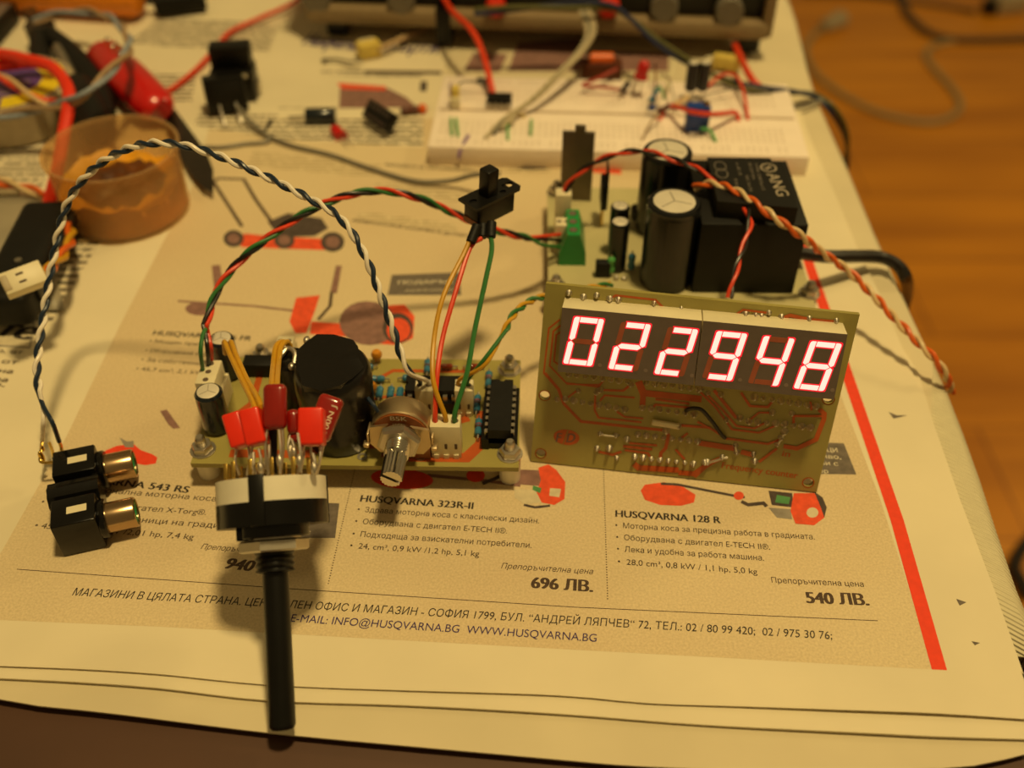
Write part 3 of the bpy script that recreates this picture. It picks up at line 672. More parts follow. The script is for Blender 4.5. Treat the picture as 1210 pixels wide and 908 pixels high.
z5 = lambda x, y: (620 + x / 5.5, 430 + y / 5.5)
c4 = lambda x, y: (820 + x / 3.782, 350 + y / 3.782)
TR = [(z3, .05, [(240, 275), (165, 335), (130, 640), (225, 740)]), (z3, .05, [(245, 315), (195, 355), (170, 590), (290, 715), (510, 720), (540, 690)]), (z3, .05, [(245, 360), (215, 380), (200, 560), (260, 600)]), (z3, .06, [(570, 140), (620, 110), (840, 135), (890, 140), (940, 190)]),
 (z5, .09, [(130, 60), (220, 165), (255, 260), (365, 375), (900, 432)]), (z5, .1, [(920, 435), (935, 470), (915, 550), (885, 580), (880, 630)]), (z5, .05, [(270, 125), (480, 150), (500, 125)]), (z5, .05, [(340, 175), (265, 230)]), (z5, .07, [(690, 135), (640, 175), (490, 170)]), (z5, .06, [(460, 195), (455, 300), (480, 350), (760, 380)]),
 (z5, .06, [(490, 240), (520, 205), (715, 220)]), (z5, .2, [(740, 115), (770, 190), (1150, 230)]), (z5, .16, [(770, 190), (765, 280)]), (z5, .07, [(850, 230), (1070, 260)]), (z5, .07, [(820, 300), (850, 265), (1130, 290)]), (z5, .06, [(600, 310), (650, 345), (770, 355)]), (z5, .08, [(1020, 400), (1210, 415)]), (z5, .07, [(680, 515), (860, 530)]), (z5, .09, [(640, 535), (830, 555)]), (z5, .07, [(650, 560), (800, 580), (825, 620)]),
 (z5, .08, [(480, 570), (570, 590), (630, 570)]), (z5, .18, [(710, 650), (740, 675), (1000, 690)]), (z5, .16, [(1000, 705), (1100, 715), (1210, 640)]), (z5, .07, [(980, 555), (1040, 620)]), (z5, .07, [(1020, 480), (1060, 450)]), (z5, .14, [(1140, 515), (1210, 525)]),
 (c4, .06, [(30, 430), (100, 500), (170, 595), (290, 610), (360, 580)]), (c4, .06, [(60, 440), (130, 510), (190, 580), (270, 590), (330, 560)]), (c4, .09, [(90, 420), (190, 545)]), (c4, .07, [(140, 635), (330, 660), (385, 640)]), (c4, .07, [(210, 430), (250, 490), (330, 495), (350, 470)]), (c4, .06, [(240, 560), (290, 520), (350, 520)]), (c4, .07, [(445, 580), (445, 535), (570, 535)]), (c4, .13, [(560, 505), (582, 525), (580, 550), (545, 640), (460, 680), (400, 670)]),
 (c4, .17, [(20, 655), (180, 680)]), (c4, .15, [(210, 695), (270, 710)]), (c4, .08, [(290, 740), (370, 680)]), (c4, .14, [(0, 805), (60, 750), (130, 720)]), (c4, .06, [(180, 85), (220, 60), (340, 75)]), (c4, .1, [(400, 95), (430, 85), (520, 105), (640, 115)]), (c4, .06, [(520, 470), (525, 510)]), (c4, .06, [(15, 560), (90, 600), (150, 640)])]
mb = MB()
for i, (f, w, pts) in enumerate(TR): mb.ribbon([tuple(Ld(*f(*p)))[:2] for p in pts], w, .004 + .0006 * i)
mb.build('copper_pattern', 'trace', disp)
def row(f, a, b, n): return [f(a[0] + (b[0] - a[0]) * i / (n - 1), a[1] + (b[1] - a[1]) * i / (n - 1)) for i in range(n)]
JT = row(z3, (300, 650), (700, 700), 8) + row(z3, (830, 705), (1185, 750), 7) + row(z5, (265, 230), (650, 297), 8) + row(z5, (765, 285), (1100, 330), 7) + row(z5, (735, 460), (1125, 505), 8) + row(z5, (715, 605), (1095, 650), 8)
JT += [z5(*p) for p in ((210, 232), (490, 455), (595, 465), (350, 175), (468, 185), (490, 170), (470, 550), (550, 550), (600, 612), (665, 490), (690, 135), (920, 435), (1000, 405), (1145, 160), (1190, 190), (1170, 640))]
JT += row(c4, (270, 452), (545, 492), 8) + row(c4, (245, 560), (405, 572), 5) + row(c4, (445, 577), (520, 587), 3) + [c4(*p) for p in ((350, 520), (437, 525), (145, 555), (205, 545), (120, 440), (405, 605), (390, 632), (372, 662), (185, 668), (190, 697), (265, 706), (125, 720), (270, 738), (60, 742))]
JT += [z3(*p) for p in ((300, 95), (400, 122), (490, 112), (580, 135), (637, 143), (880, 165), (1065, 203))] + [c4(*p) for p in ((230, 80), (275, 85), (300, 88), (335, 75), (390, 95), (515, 100), (635, 112))]
jt0 = None
for i, (x, y) in enumerate(JT):
    p = Ld(x, y); k = random.uniform(.7, 1.05); m = T(p.x, p.y, 0) @ R(random.uniform(0, 360), 'Z') @ Matrix.Diagonal((k, k * random.uniform(.8, 1.1), k, 1))
    if jt0 is None:
        jt0 = MB().lathe([(.11, 0), (.09, .04), (.055, .085), (.04, .15), (.025, .175), (0, .18)], 10).build('solder_joint', 'solder', disp); mm = m.copy(); mm.translation *= S; jt0.matrix_basis = mm
    else: copy_part(jt0, disp, m)
for a, b in (((490, 455), (595, 467)), ((830, 372), (1000, 400))):      # bridging links of bare wire and the pale surface resistor
    p, q2 = Ld(*z5(*a)), Ld(*z5(*b))
    if a[0] == 490: MB().tube([p + Vector((0, 0, .05)), (p + q2) / 2 + Vector((0, 0, .08)), q2 + Vector((0, 0, .05))], .03, 6).build('bare_link', 'solder', disp)
    else: MB(frame((p + q2) / 2, q2 - p, Vector((0, 1, 0)))).box((0, 0, .07), (.75, .16, .12), .03).build('resistor', 'cream_plastic', disp)
for a, b in (((60, 742), (125, 722)), ((185, 668), (190, 697)), ((372, 662), (405, 605)), ((125, 720), (150, 718))):
    p, q2 = Ld(*c4(*a)), Ld(*c4(*b)); MB().tube([p + Vector((0, 0, .06)), (p + q2) / 2 + Vector((0, 0, .07)), q2 + Vector((0, 0, .06))], .04, 6).build('bare_link', 'solder', disp)
pts = [Ld(*c3(*p)) + Vector((0, 0, h)) for p, h in (((548, 474), .05), ((560, 460), .2), ((582, 453), .28), ((606, 462), .28), ((640, 505), .22), ((668, 548), .15), ((682, 568), .04))]
MB().tube(smooth(pts, .05), .055).build('jumper_wire', 'black_wire', disp)
lg = Ld(*z5(272, 478)); mb = MB(); plate(ring(lg.x, lg.y, .37, .25, 28), [], .003, .006, mb); mb.build('logo', 'trace', disp)
for s_, a, b, m_ in (('F', (200, 507), (248, 507), 'face_grey'), ('D', (268, 510), (332, 510), 'face_grey')): text('logo_letter', s_, MD @ Ld(*z5(*a)), MD @ Ld(*z5(*b)), .3, m_, disp, up=MD.to_3x3().col[1], shear=.3, bold=.02, z=.009)
mb = MB(); mb.ribbon([tuple(Ld(*z5(*p)))[:2] for p in ((250, 522), (282, 432))], .03, .0095); mb.build('logo_bar', 'pcb_dark', disp)
text('board_lettering', 'Frequency counter', MD @ Ld(*c4(122, 768)), MD @ Ld(*c4(462, 815)), .21, 'trace', disp, up=MD.to_3x3().col[1], bold=.02, z=.005)
text('board_lettering', 'in', MD @ Ld(*c4(392, 715)), MD @ Ld(*c4(428, 720)), .2, 'trace', disp, up=MD.to_3x3().col[1], bold=.02, z=.005)
# two three-digit modules
DZ = .78
f0, f1, f2, f3 = Ld(658, 439.8, DZ), Ld(985, 472.8, DZ), Ld(1002, 397, DZ), Ld(665, 363.4, DZ)
fx = (f1 - f0).normalized(); fy = Vector((-fx.y, fx.x, 0)); FW = ((f1 - f0).length + (f2 - f3).length) / 2; FH = ((f3 - f0).length + (f2 - f1).length) / 2
MF = frame(Vector((f0.x * .5 + f3.x * .5 - fy.x * FH / 2, f0.y * .5 + f3.y * .5 - fy.y * FH / 2, 0)), fx, fy)
SEG = {'0': 'abcdef', '2': 'abged', '9': 'abcdfg', '4': 'fgbc', '8': 'abcdefg'}
def digit(par, ch, cx, cy):
    dg = MB(MF @ T(cx, cy, DZ)); w, h, t, g, sl = .77, 1.36, .14, .022, math.tan(math.radians(9))
    X, Y = w / 2, h / 2; i = t
    shapes = {'a': [(-X + t + g, Y), (X - t - g, Y), (X - t - g, Y - t), (-X + t + g, Y - t)], 'd': [(-X + t + g, -Y), (X - t - g, -Y), (X - t - g, -Y + t), (-X + t + g, -Y + t)],
              'g': [(-X + t * .45 + g, 0), (-X + t + g, t / 2), (X - t - g, t / 2), (X - t * .45 - g, 0), (X - t - g, -t / 2), (-X + t + g, -t / 2)]}
    for nm, sx, sy in (('b', 1, 1), ('c', 1, -1), ('f', -1, 1), ('e', -1, -1)):
        shapes[nm] = [(sx * (X - t), sy * Y), (sx * (X - .05), sy * Y), (sx * (X - .015), sy * (Y - .02)), (sx * X, sy * (Y - .06)), (sx * X, sy * .06), (sx * (X - t * .45), sy * .012), (sx * (X - t), sy * (t / 2 + .01))]
    sk = lambda p: (p[0] + p[1] * sl, p[1])
    face = MB(MF @ T(cx, cy, DZ)); face.prism([sk((-X - .06, -Y - .06)), sk((X + .06, -Y - .06)), sk((X + .06, Y + .06)), sk((-X - .06, Y + .06))], -.03, .002); face = face.build('digit', 'face_grey', par)
    for k in 'abcdefg':
        p = [sk(v) for v in shapes[k]]; on = k in SEG[ch]; c = Vector((sum(v[0] for v in p) / len(p), sum(v[1] for v in p) / len(p)))
        if on:
            e = [(c.x + (x - c.x) + math.copysign(.036, x - c.x), c.y + (y - c.y) + math.copysign(.036, y - c.y)) for x, y in p]
            MB(MF @ T(cx, cy, DZ)).prism(e, .0, .004).build('segment_glow', 'segment_bloom', face)  # red bloom round a lit segment, built as a glowing outline
        MB(MF @ T(cx, cy, DZ)).prism(p, .0, .007).build('segment', 'segment_lit' if on else 'segment_off', face)
    MB(MF @ T(cx, cy, DZ)).prism(ring(X + .16 - Y * sl * .55, -Y + .05, .055, n=14), 0, .005).build('decimal_point', 'dot_off', face)
DIG = [((689.4, 403.8), '0'), ((743.8, 410), '2'), ((798.8, 416), '2'), ((856, 421), '9'), ((911, 427), '4'), ((966, 433), '8')]
IF = MF.inverted(); pos = [IF @ Ld(x, y, DZ) for (x, y), _ in DIG]; mid = FW / 2
for k in range(2):
    x0, x1 = (0, FW / 2 - .012) if k == 0 else (FW / 2 + .012, FW)
    mod = MB(MF)
    ch_l, ch_r = (.0, .0)
    mod.box(((x0 + x1) / 2, FH / 2, .38), (x1 - x0, FH, .76), .012)
    mod = mod.build('led_module', 'cream_plastic', disp)
    MB(MF).box(((x0 + x1) / 2, FH / 2, .768), (x1 - x0 - .004, FH - .004, .02)).build('front_face', 'face_grey', mod)
    for i in range(3): digit(mod, DIG[3 * k + i][1], pos[3 * k + i].x, pos[3 * k + i].y)

# ------------------------------------------------------------------ main board on spacers
ZB = .95
bl, br = P(225, 548, ZB), P(613, 553, ZB); mx = (br - bl).normalized(); my = Vector((-mx.y, mx.x, 0)); MM = frame(Vector((bl.x, bl.y, 0)), mx, my)
BW = (br - bl).length; BH = (MM.inverted() @ P(440, 424, ZB)).y; IM = MM.inverted()
main = thing('amplifier_board', 'low olive circuit board on white spacers carrying chips, black can and round metal control', 'circuit board', MM)
def Lm(px, py, z=ZB): return IM @ P(px, py, z)
BOLTS = [Lm(240, 532), Lm(602.5, 537), Lm(602, 437), Lm(310, 424)]
mb = MB(); plate(rect(0, 0, BW, BH), [], ZB - .16, ZB, mb); pm = mb.build('board_panel', 'pcb', main)
mb = MB()
for pts, w in (([(1.0, .4), (3.2, .4), (3.6, .8), (6.2, .8)], .3), ([(6.0, .35), (7.6, .35), (8.0, .9), (8.0, 2.2)], .35), ([(4.4, 3.2), (5.2, 3.9), (7.6, 3.9)], .14), ([(4.6, 2.6), (5.6, 2.9), (6.8, 2.9)], .12), ([(5.2, 1.6), (6.6, 1.5), (7.6, 1.9)], .25), ([(2.0, 3.6), (2.0, 2.2), (1.4, 1.4)], .2), ([(.6, 1.6), (1.2, 2.4), (1.2, 3.6)], .2)): mb.ribbon(pts, w, ZB + .004)
mb.build('copper_pattern', 'trace', main)
for b in BOLTS: nut_bolt(main, (b.x, b.y, ZB)); MB().lathe([(0, 0), (.3, 0), (.3, ZB - .16), (0, ZB - .16)], 16, T(b.x, b.y, 0)).build('spacer', 'white_plastic', main)
e = Lm(258, 506); electrolytic(main, (e.x, e.y, ZB), .39, 1.45, 'cap_sleeve_blue', stripe_ang=150)
e = Lm(272, 443); electrolytic(main, (e.x, e.y, ZB), .37, 1.45, 'cap_sleeve_blue')
e = Lm(252, 478); plug(main, (e.x - .05, e.y + .1, ZB), (1.0, .55, 1.25), 3, M=T(0, 0, 0) @ T(e.x, e.y, 0) @ R(-90, 'Z') @ T(-e.x, -e.y, 0))
e = Lm(341, 425); plug(main, (e.x, e.y, ZB), (.5, .5, .75), 2)
e = Lm(528, 540); plug(main, (e.x, e.y + .2, ZB), (.82, .5, 1.22), 3); PL3 = Vector((e.x, e.y + .2, ZB + 1.22))
e = Lm(549, 492); plug(main, (e.x, e.y + .25, ZB), (.52, .5, 1.0), 2); PL2 = Vector((e.x, e.y + .25, ZB + 1.0))
e = Lm(503, 492); plug(main, (e.x, e.y + .25, ZB), (.52, .5, 1.0), 2); PLB = Vector((e.x, e.y + .25, ZB + 1.0))
e = Lm(517, 482); dip_ic(main, T(e.x, e.y + .25, ZB), 14)
e = Lm(592, 500); dip_ic(main, T(e.x, e.y, ZB) @ R(-91, 'Z'), 16)
for a, b in (((426, 441), (441, 437)), ((437, 452), (455, 452)), ((476, 451), (492, 451)), ((506, 430), (505, 444)), ((578, 444), (577, 461)), ((565, 472), (563, 490)), ((566, 500), (565, 518)), ((450, 462), (448, 474)), ((463, 462), (461, 474)), ((474, 463), (472, 474))):
    p, q2 = Lm(*a), Lm(*b); p.z = q2.z = ZB + .14; resistor(main, p, q2, .1)
for a, b in (((521, 437), (535, 437)), ((553, 437), (566, 437))):
    p, q2 = Lm(*a), Lm(*b); p.z = q2.z = ZB + .13; resistor(main, p, q2, .085, 'diode_glass', ('black_plastic',))
for x, y in ((440, 466), (341, 463), (446, 428)):
    p = Lm(x, y); MB(T(p.x, p.y, ZB)).lathe([(0, .12), (.1, .14), (.16, .24), (.17, .33), (.12, .43), (0, .46)], 12).tube([(-.05, 0, 0), (-.05, 0, .2)], .025).tube([(.05, 0, 0), (.05, 0, .2)], .025).build('ceramic_capacitor', 'ceramic_orange', main)
MB().box((Lm(310, 440).x, Lm(310, 440).y, ZB + .25), (1.0, .5, .5), .04).build('choke', 'black_matt', main)
# the tape-wrapped can
e = Lm(401, 527); ec = (e.x, e.y + .55, ZB); r1 = 1.04
prof = lambda r, n=40: None
can = MB(T(*ec)).lathe([(0, 0), (r1 * .96, 0), (r1, .06), (r1 * 1.01, .9), (r1 * .98, 1.0), (r1 * 1.02, 1.9), (r1 * 1.0, 2.35), (r1 * .93, 2.52), (r1 * .9, 2.55), (0, 2.55)], 20).build('taped_can', 'tape_black', main)
top = [(583, 130), (660, 136), (745, 150), (768, 185), (775, 250), (795, 275), (740, 330), (690, 365), (600, 378), (520, 360), (500, 300), (490, 200), (535, 165)]
tp = [Lm(220 + x / 3.783, 360 + y / 3.783, ZB + 2.62) for x, y in top]; tc = sum((Vector((p.x, p.y)) for p in tp), Vector((0, 0))) / len(tp)
cap_ = MB(); n = len(tp); vs = [(p.x, p.y, ZB + 2.6 + .05 * math.sin(i * 2.1)) for i, p in enumerate(tp)] + [(p.x * .97 + tc.x * .03, p.y * .97 + tc.y * .03, ZB + 2.12 + .12 * math.sin(i * 1.7)) for i, p in enumerate(tp)] + [(tc.x, tc.y, ZB + 2.63)]
cap_.add(vs, [[i, (i + 1) % n, 2 * n] for i in range(n)] + [[i, n + i, n + (i + 1) % n, (i + 1) % n] for i in range(n)]); cap_ = cap_.build('tape_flap', 'tape_black', can)
e2 = Lm(345, 428, ZB + 2.0); MB().cyl((e2.x, e2.y, ZB), (e2.x, e2.y, ZB + 2.15), .5, n=24, bev=.06).build('metal_can', 'black_gloss', main)
MB().tube(smooth([(e2.x - .32, e2.y - .1, ZB + 2.2), (e2.x - .1, e2.y + .2, ZB + 2.32), (e2.x + .12, e2.y + .02, ZB + 2.3), (e2.x + .14, e2.y - .3, ZB + 2.2)], .05), .07).build('solder_tag', 'solder', can)
MB().sphere((e2.x + .1, e2.y - .42, ZB + 2.22), .1, (1, 1.3, 1)).sphere((e2.x + .42, e2.y + .35, ZB + 2.5), .12, (.8, 1.2, .9)).build('solder_tag', 'solder', can)
# the round control (its shaft points at the viewer)
pc = Lm(472, 520, 1.86); MP = T(pc.x, pc.y, 1.86) @ R(90, 'X') @ R(-3, 'Y')     # local z points toward the viewer
pot = MB(MP).lathe([(0, -.95), (.72, -.95), (.8, -.88), (.83, -.8), (.83, -.26), (.8, -.22), (.77, -.22), (.77, -.3), (0, -.3)], 36).build('control_can', 'can_metal', main)
MB(MP).prism([(x, y) for x, y in ring(0, 0, .765, n=36) if y > -.15] + [(-.78, -1.0), (.78, -1.0)][::1], -.3, -.17).build('wafer', 'phenolic', pot)
fr = MB(MP); plate([(-.8, .32), (-.3, .44), (-.3, .3), (.3, .3), (.3, .4), (.8, .32), (.84, -.3), (.6, -.62), (-.6, -.62), (-.84, -.3)], [], -.17, -.09, fr)
for s_ in (-1, 1): fr.box((s_ * .88, -.05, -.3), (.06, .3, .5), .02); fr.box((s_ * .93, -.28, -.05), (.16, .12, .2), .02)
fr.build('face_plate', 'can_metal', pot)
MB(MP).lathe([(.3, -.03), (.56, -.03), (.61, .02), (.61, .16), (.54, .22), (.3, .22)], 6, R(12, 'Z')).build('nut', 'steel', pot)
MB(MP).lathe([(.3, -.09), (.54, -.09), (.54, -.03), (.3, -.03)], 28).build('washer', 'chrome', pot)
th = [(0, -.05), (.34, -.05)] + [(.34 - .03 * (k % 2), .22 + .045 * k) for k in range(9)] + [(.3, .6), (.27, .63), (0, .63)]
MB(MP).lathe(th, 24).build('bushing', 'chrome', pot)
mb = MB(MP); n = 18; pr = []
for i in range(n * 2):
    a = math.pi * i / n; pr.append(((.3 if i % 2 else .265) * math.cos(a), (.3 if i % 2 else .265) * math.sin(a)))
for s_ in (-1, 1): mb.prism([p for p in pr if p[0] * .5 * s_ + p[1] * .866 * s_ > .03], .6, 1.42)
mb.lathe([(0, .6), (.26, .6), (.26, .66), (0, .66)], 20); mb.lathe([(0, .6), (.2, .6), (.2, 1.25), (0, 1.25)], 16); mb.build('splined_shaft', 'chrome', pot)
mw = MM @ MP
text('printed_value', 'B5K', mw @ Vector((-.23, .57, -.165)), mw @ Vector((.23, .57, -.165)), .16, 'ink_white', pot, up=mw.to_3x3().col[1], bold=.02, z=.004)
for x, y in ((428, 540), (497, 541), (470, 546)):
    p = Lm(x, y); MB(T(p.x, p.y, ZB)).lathe([(.07, .003), (.14, .003), (.14, .02), (.07, .02)], 18).build('pad', 'solder', main)

# ------------------------------------------------------------------ supply board behind the display
ZP = 1.0
sl_, sr_ = P(648, 362, ZP), P(965, 366, ZP); sx = (sr_ - sl_).normalized(); MS = frame(Vector((sl_.x, sl_.y, 0)), sx, Vector((-sx.y, sx.x, 0))); ISM = MS.inverted()
psu = thing('supply_board', 'circuit board behind the digits with a big black transformer and tall capacitors', 'circuit board', MS)
SW, SH = (sr_ - sl_).length, (ISM @ P(690, 222, ZP)).y
def Lp(px, py, z=ZP): return ISM @ P(px, py, z)
plate(rect(0, 0, SW, SH), [], ZP - .16, ZP, mbp := MB()); mbp.build('board_panel', 'pcb_pale', psu)
for x, y in ((657, 340), (956, 347)):
    b = Lp(x, y); nut_bolt(psu, (b.x, b.y, ZP), .3, .5); MB().lathe([(0, 0), (.3, 0), (.3, ZP - .16), (0, ZP - .16)], 16, T(b.x, b.y, 0)).build('spacer', 'white_plastic', psu)
for x, y in ((.35, SH - .35), (SW - .35, SH - .35)): nut_bolt(psu, (x, y, ZP), .3, .5); MB().lathe([(0, 0), (.3, 0), (.3, ZP - .16), (0, ZP - .16)], 16, T(x, y, 0)).build('spacer', 'white_plastic', psu)
# transformer
a, b = Lp(817, 346), Lp(938, 352); tw = b.x - a.x; ty = a.y
tt = ISM @ P(890, 272, 0); zt = 3.7
trf = MB().box(((a.x + b.x) / 2, ty + 1.95, (ZP + zt) / 2), (tw, 3.9, zt - ZP), .05).build('transformer', 'black_matt', psu)
q = [Lp(x, y, 4.3) for x, y in ((848, 238), (943, 246), (928, 187), (843, 184))]
mb = MB(); qq = [(q[0].x, q[0].y), (q[1].x, q[1].y), (q[1].x - .02, q[2].y - .25), (q[1].x - .32, q[2].y - .25), (q[1].x - .36, q[2].y), (q[0].x, q[2].y)]; mb.prism(qq, zt - .02, 4.3); lid = mb.build('label_block', 'black_matt', trf)
ux_ = MS.to_3x3().col[0]; uy_ = MS.to_3x3().col[1]
cx1, cy0, cy1 = q[1].x, q[0].y, q[2].y; LW = q[1].x - q[0].x
text('lettering', 'ANG', MS @ Vector((cx1 - .66, cy1 - 1.0, 4.3)), MS @ Vector((cx1 - .52, cy0 + .32, 4.3)), .42, 'label_grey', lid, up=ux_, bold=.01, z=.008)
mb = MB(); plate(ring(cx1 - .52, cy1 - .62, .27, n=24), [ring(cx1 - .52, cy1 - .62, .22, n=24)], 4.303, 4.306, mb); mb.ribbon([(cx1 - .68, cy1 - .62), (cx1 - .42, cy1 - .62)], .05, 4.306); mb.ribbon([(cx1 - .6, cy1 - .75), (cx1 - .46, cy1 - .5)], .05, 4.307); mb.build('logo', 'label_grey', lid)
for k, (s_, f0_, f1_) in enumerate((('TYPE 230/2x12', .15, .9), ('PRI 230V 50Hz', .15, .62), ('SEC 2x12V', .5, .95), ('ta 40 / B', .15, .5), ('5VA', .6, .9))):
    xk = cx1 - .95 - .2 * k; text('lettering', s_, MS @ Vector((xk, cy1 - f0_ * 2.2, 4.3)), MS @ Vector((xk, cy1 - f1_ * 2.2, 4.3)), .11, 'text_dim', lid, up=ux_, bold=.01, z=.008)
mb = MB(); xk = q[0].x + .35
for dy in (.55, 1.0): plate(ring(xk, cy1 - dy, .2, .3, 20), [ring(xk, cy1 - dy, .17, .26, 20)], 4.303, 4.306, mb)
mb.build('logo', 'text_dim', lid)
# capacitors
p = Lp(797, 238, 4.1); electrolytic(psu, (p.x, p.y, ZP), .85, 3.1, stripe_ang=-78)
p = Lp(789, 178, 4.1); electrolytic(psu, (p.x, p.y, ZP), .85, 3.1, stripe_ang=-40)
p = Lp(733, 243, 2.9); electrolytic(psu, (p.x, p.y, ZP), .32, 1.9)
p = Lp(733, 262, 2.9); electrolytic(psu, (p.x, p.y, ZP), .32, 1.9)
# green screw terminal, seen from its end
tb = Lp(676, 314); MG = T(tb.x, tb.y, ZP)
g = MB(MG); pf = [(-.46, 0), (.46, 0), (.44, .5), (.22, 1.25), (-.2, 1.25), (-.46, .5)]; n = len(pf)
g.add([(x, 0, z) for x, z in pf] + [(x, 1.55, z) for x, z in pf], [list(range(n)), list(range(n, 2 * n))[::-1]] + [[i, n + i, n + (i + 1) % n, (i + 1) % n] for i in range(n)]); g = g.build('screw_terminal', 'terminal_green', psu)
for k in range(3):
    MB(MG).lathe([(0, 1.255), (.14, 1.255), (.15, 1.26)], 14, T(.0, .3 + k * .5, 0)).build('screw_hole', 'hole_dark', g); MB(MG).lathe([(0, 1.258), (.1, 1.26), (.1, 1.255)], 12, T(0, .3 + k * .5, 0)).build('screw', 'steel', g)
# upright plate, regulators, connector, small resistors
hp = Lp(680, 236); hs = MB(T(hp.x, hp.y, ZP) @ R(-4, 'Z')); hs.box((0, 0, 1.4), (1.15, .14, 2.8), .02); hs.box((.05, 0, 2.9), (.38, .14, .3), .02); hs.box((-.5, .25, 1.2), (.12, .6, 2.4), .02); hs.box((.5, .25, 1.2), (.12, .6, 2.4), .02); hs = hs.build('heat_sink', 'brown_heatsink', psu)
tp_ = Lp(711, 268); mb = MB(T(tp_.x, tp_.y + .3, ZP)); mb.box((0, 0, 1.25), (.2, .9, 1.0), .04).box((.1, 0, 1.55), (.06, .9, 1.5), .01); mb = mb.build('regulator', 'black_plastic', psu); mq = MB(T(tp_.x, tp_.y + .3, ZP))
for k in range(3): MB(T(tp_.x, tp_.y + .3, ZP)).box((0, -.25 + k * .25, .37), (.06, .08, .78)).build('lead', 'gold_pin', mb)
cp_ = Lp(664, 300); plug(psu, (cp_.x, cp_.y + .2, ZP), (.5, .5, 1.2), 2); PLS = MS @ Vector((cp_.x, cp_.y + .2, ZP + 1.2))
wp = Lp(664, 275); mb = MB(T(wp.x, wp.y, ZP)); mb.box((0, 0, .85), (.55, .5, 1.7), .04); mb.build('connector', 'cream_plastic', psu); PLW = MS @ Vector((wp.x, wp.y, ZP + 1.7))
for k, (x, y, m_) in enumerate(((721, 326, 'jumper_green'), (745, 322, 'resistor_blue'))):
    p = Lp(x, y); resistor(psu, (p.x, p.y, ZP + .15), (p.x, p.y, ZP + .75), .12, m_, ('ceramic_orange',))
for x, y in ((728, 330), (737, 331)):
    p = Lp(x, y); MB(T(p.x, p.y, ZP)).sphere((0, 0, .05), .1).build('solder_joint', 'solder', psu)
bx = Lp(712, 330); MB(T(bx.x, bx.y, ZP)).box((0, .2, .3), (.5, .3, .6), .04).build('black_block', 'black_matt', psu)
p = Lp(752, 270); MB(T(p.x, p.y, ZP)).cyl((0, 0, .5), (0, .5, .5), .25, bev=.03).build('black_block', 'black_plastic', psu)

# ------------------------------------------------------------------ rotary switch with the red capacitors soldered to it, shaft end resting on the paper
tipp = P(334, 862, .33); Y0 = 14.5; base = EYE + ray(324, 645) * (1 / (ray(324, 645).y)) * Y0
ay = (base - tipp).normalized()                               # from the shaft's end back to the body
MR = frame(base, Vector((1, .0, 0)) - ay * ay.x, ay)           # local x across, y back along the axis, z toward the camera
SL = (base - tipp).length
rot = thing('rotary_switch', 'rotary switch with a white and black body and long black shaft, red capacitors on it', 'switch', MR)
A = R(-90, 'X')                                                # lathe z -> local +y
MB(A).lathe([(0, -SL), (.24, -SL), (.29, -SL + .06), (.3, -SL + .12), (.3, -.5), (0, -.5)], 28).build('shaft', 'black_plastic', rot)
th = [(0, -.62), (.34, -.62)] + [(.46 - .05 * (k % 2), -.58 + .07 * k) for k in range(7)] + [(.42, 0), (0, 0)]
MB(A).lathe(th, 24).build('threaded_collar', 'black_plastic', rot)
MB(A).lathe([(.42, -.14), (.74, -.14), (.8, -.1), (.8, .1), (.74, .14), (.42, .14)], 6, R(20, 'Z')).build('nut', 'steel', rot)
MB(A).lathe([(.42, .14), (.62, .14), (.62, .19), (.42, .19)], 24).build('washer', 'steel', rot)
b = MB(A @ R(0, 'Z')).lathe([(0, .18), (.8, .18), (.82, .2), (.82, .46), (0, .46)], 30)
b.box((-.55, .0, .3), (.35, 1.1, .3), .02)
RB = 1.27
def rr(w, d, r, n=5):
    out = []
    for cx, cy, a0 in ((w - r, d - r, 0), (-w + r, d - r, 90), (-w + r, -d + r, 180), (w - r, -d + r, 270)):
        out += [(cx + r * math.cos(math.radians(a0 + 90 * i / n)), cy + r * math.sin(math.radians(a0 + 90 * i / n))) for i in range(n + 1)]
    return out
b.prism(ring(0, 0, RB, n=44), .44, .98); b = b.build('body', 'black_gloss', rot)
w = MB(A); w.prism(ring(0, 0, RB - .01, n=44), .98, 1.52); w = w.build('rear_wafer', 'white_plastic', rot)
# black bridges that clamp over the white wafer
for a_ in (92, 190, 330):
    m = A @ R(-a_, 'Z'); MB(m).box((RB + .015, 0, 1.0), (.07, .34, 1.12), .02).box((RB - .12, 0, 1.54), (.3, .34, .08), .02).build('clip', 'black_plastic', b)
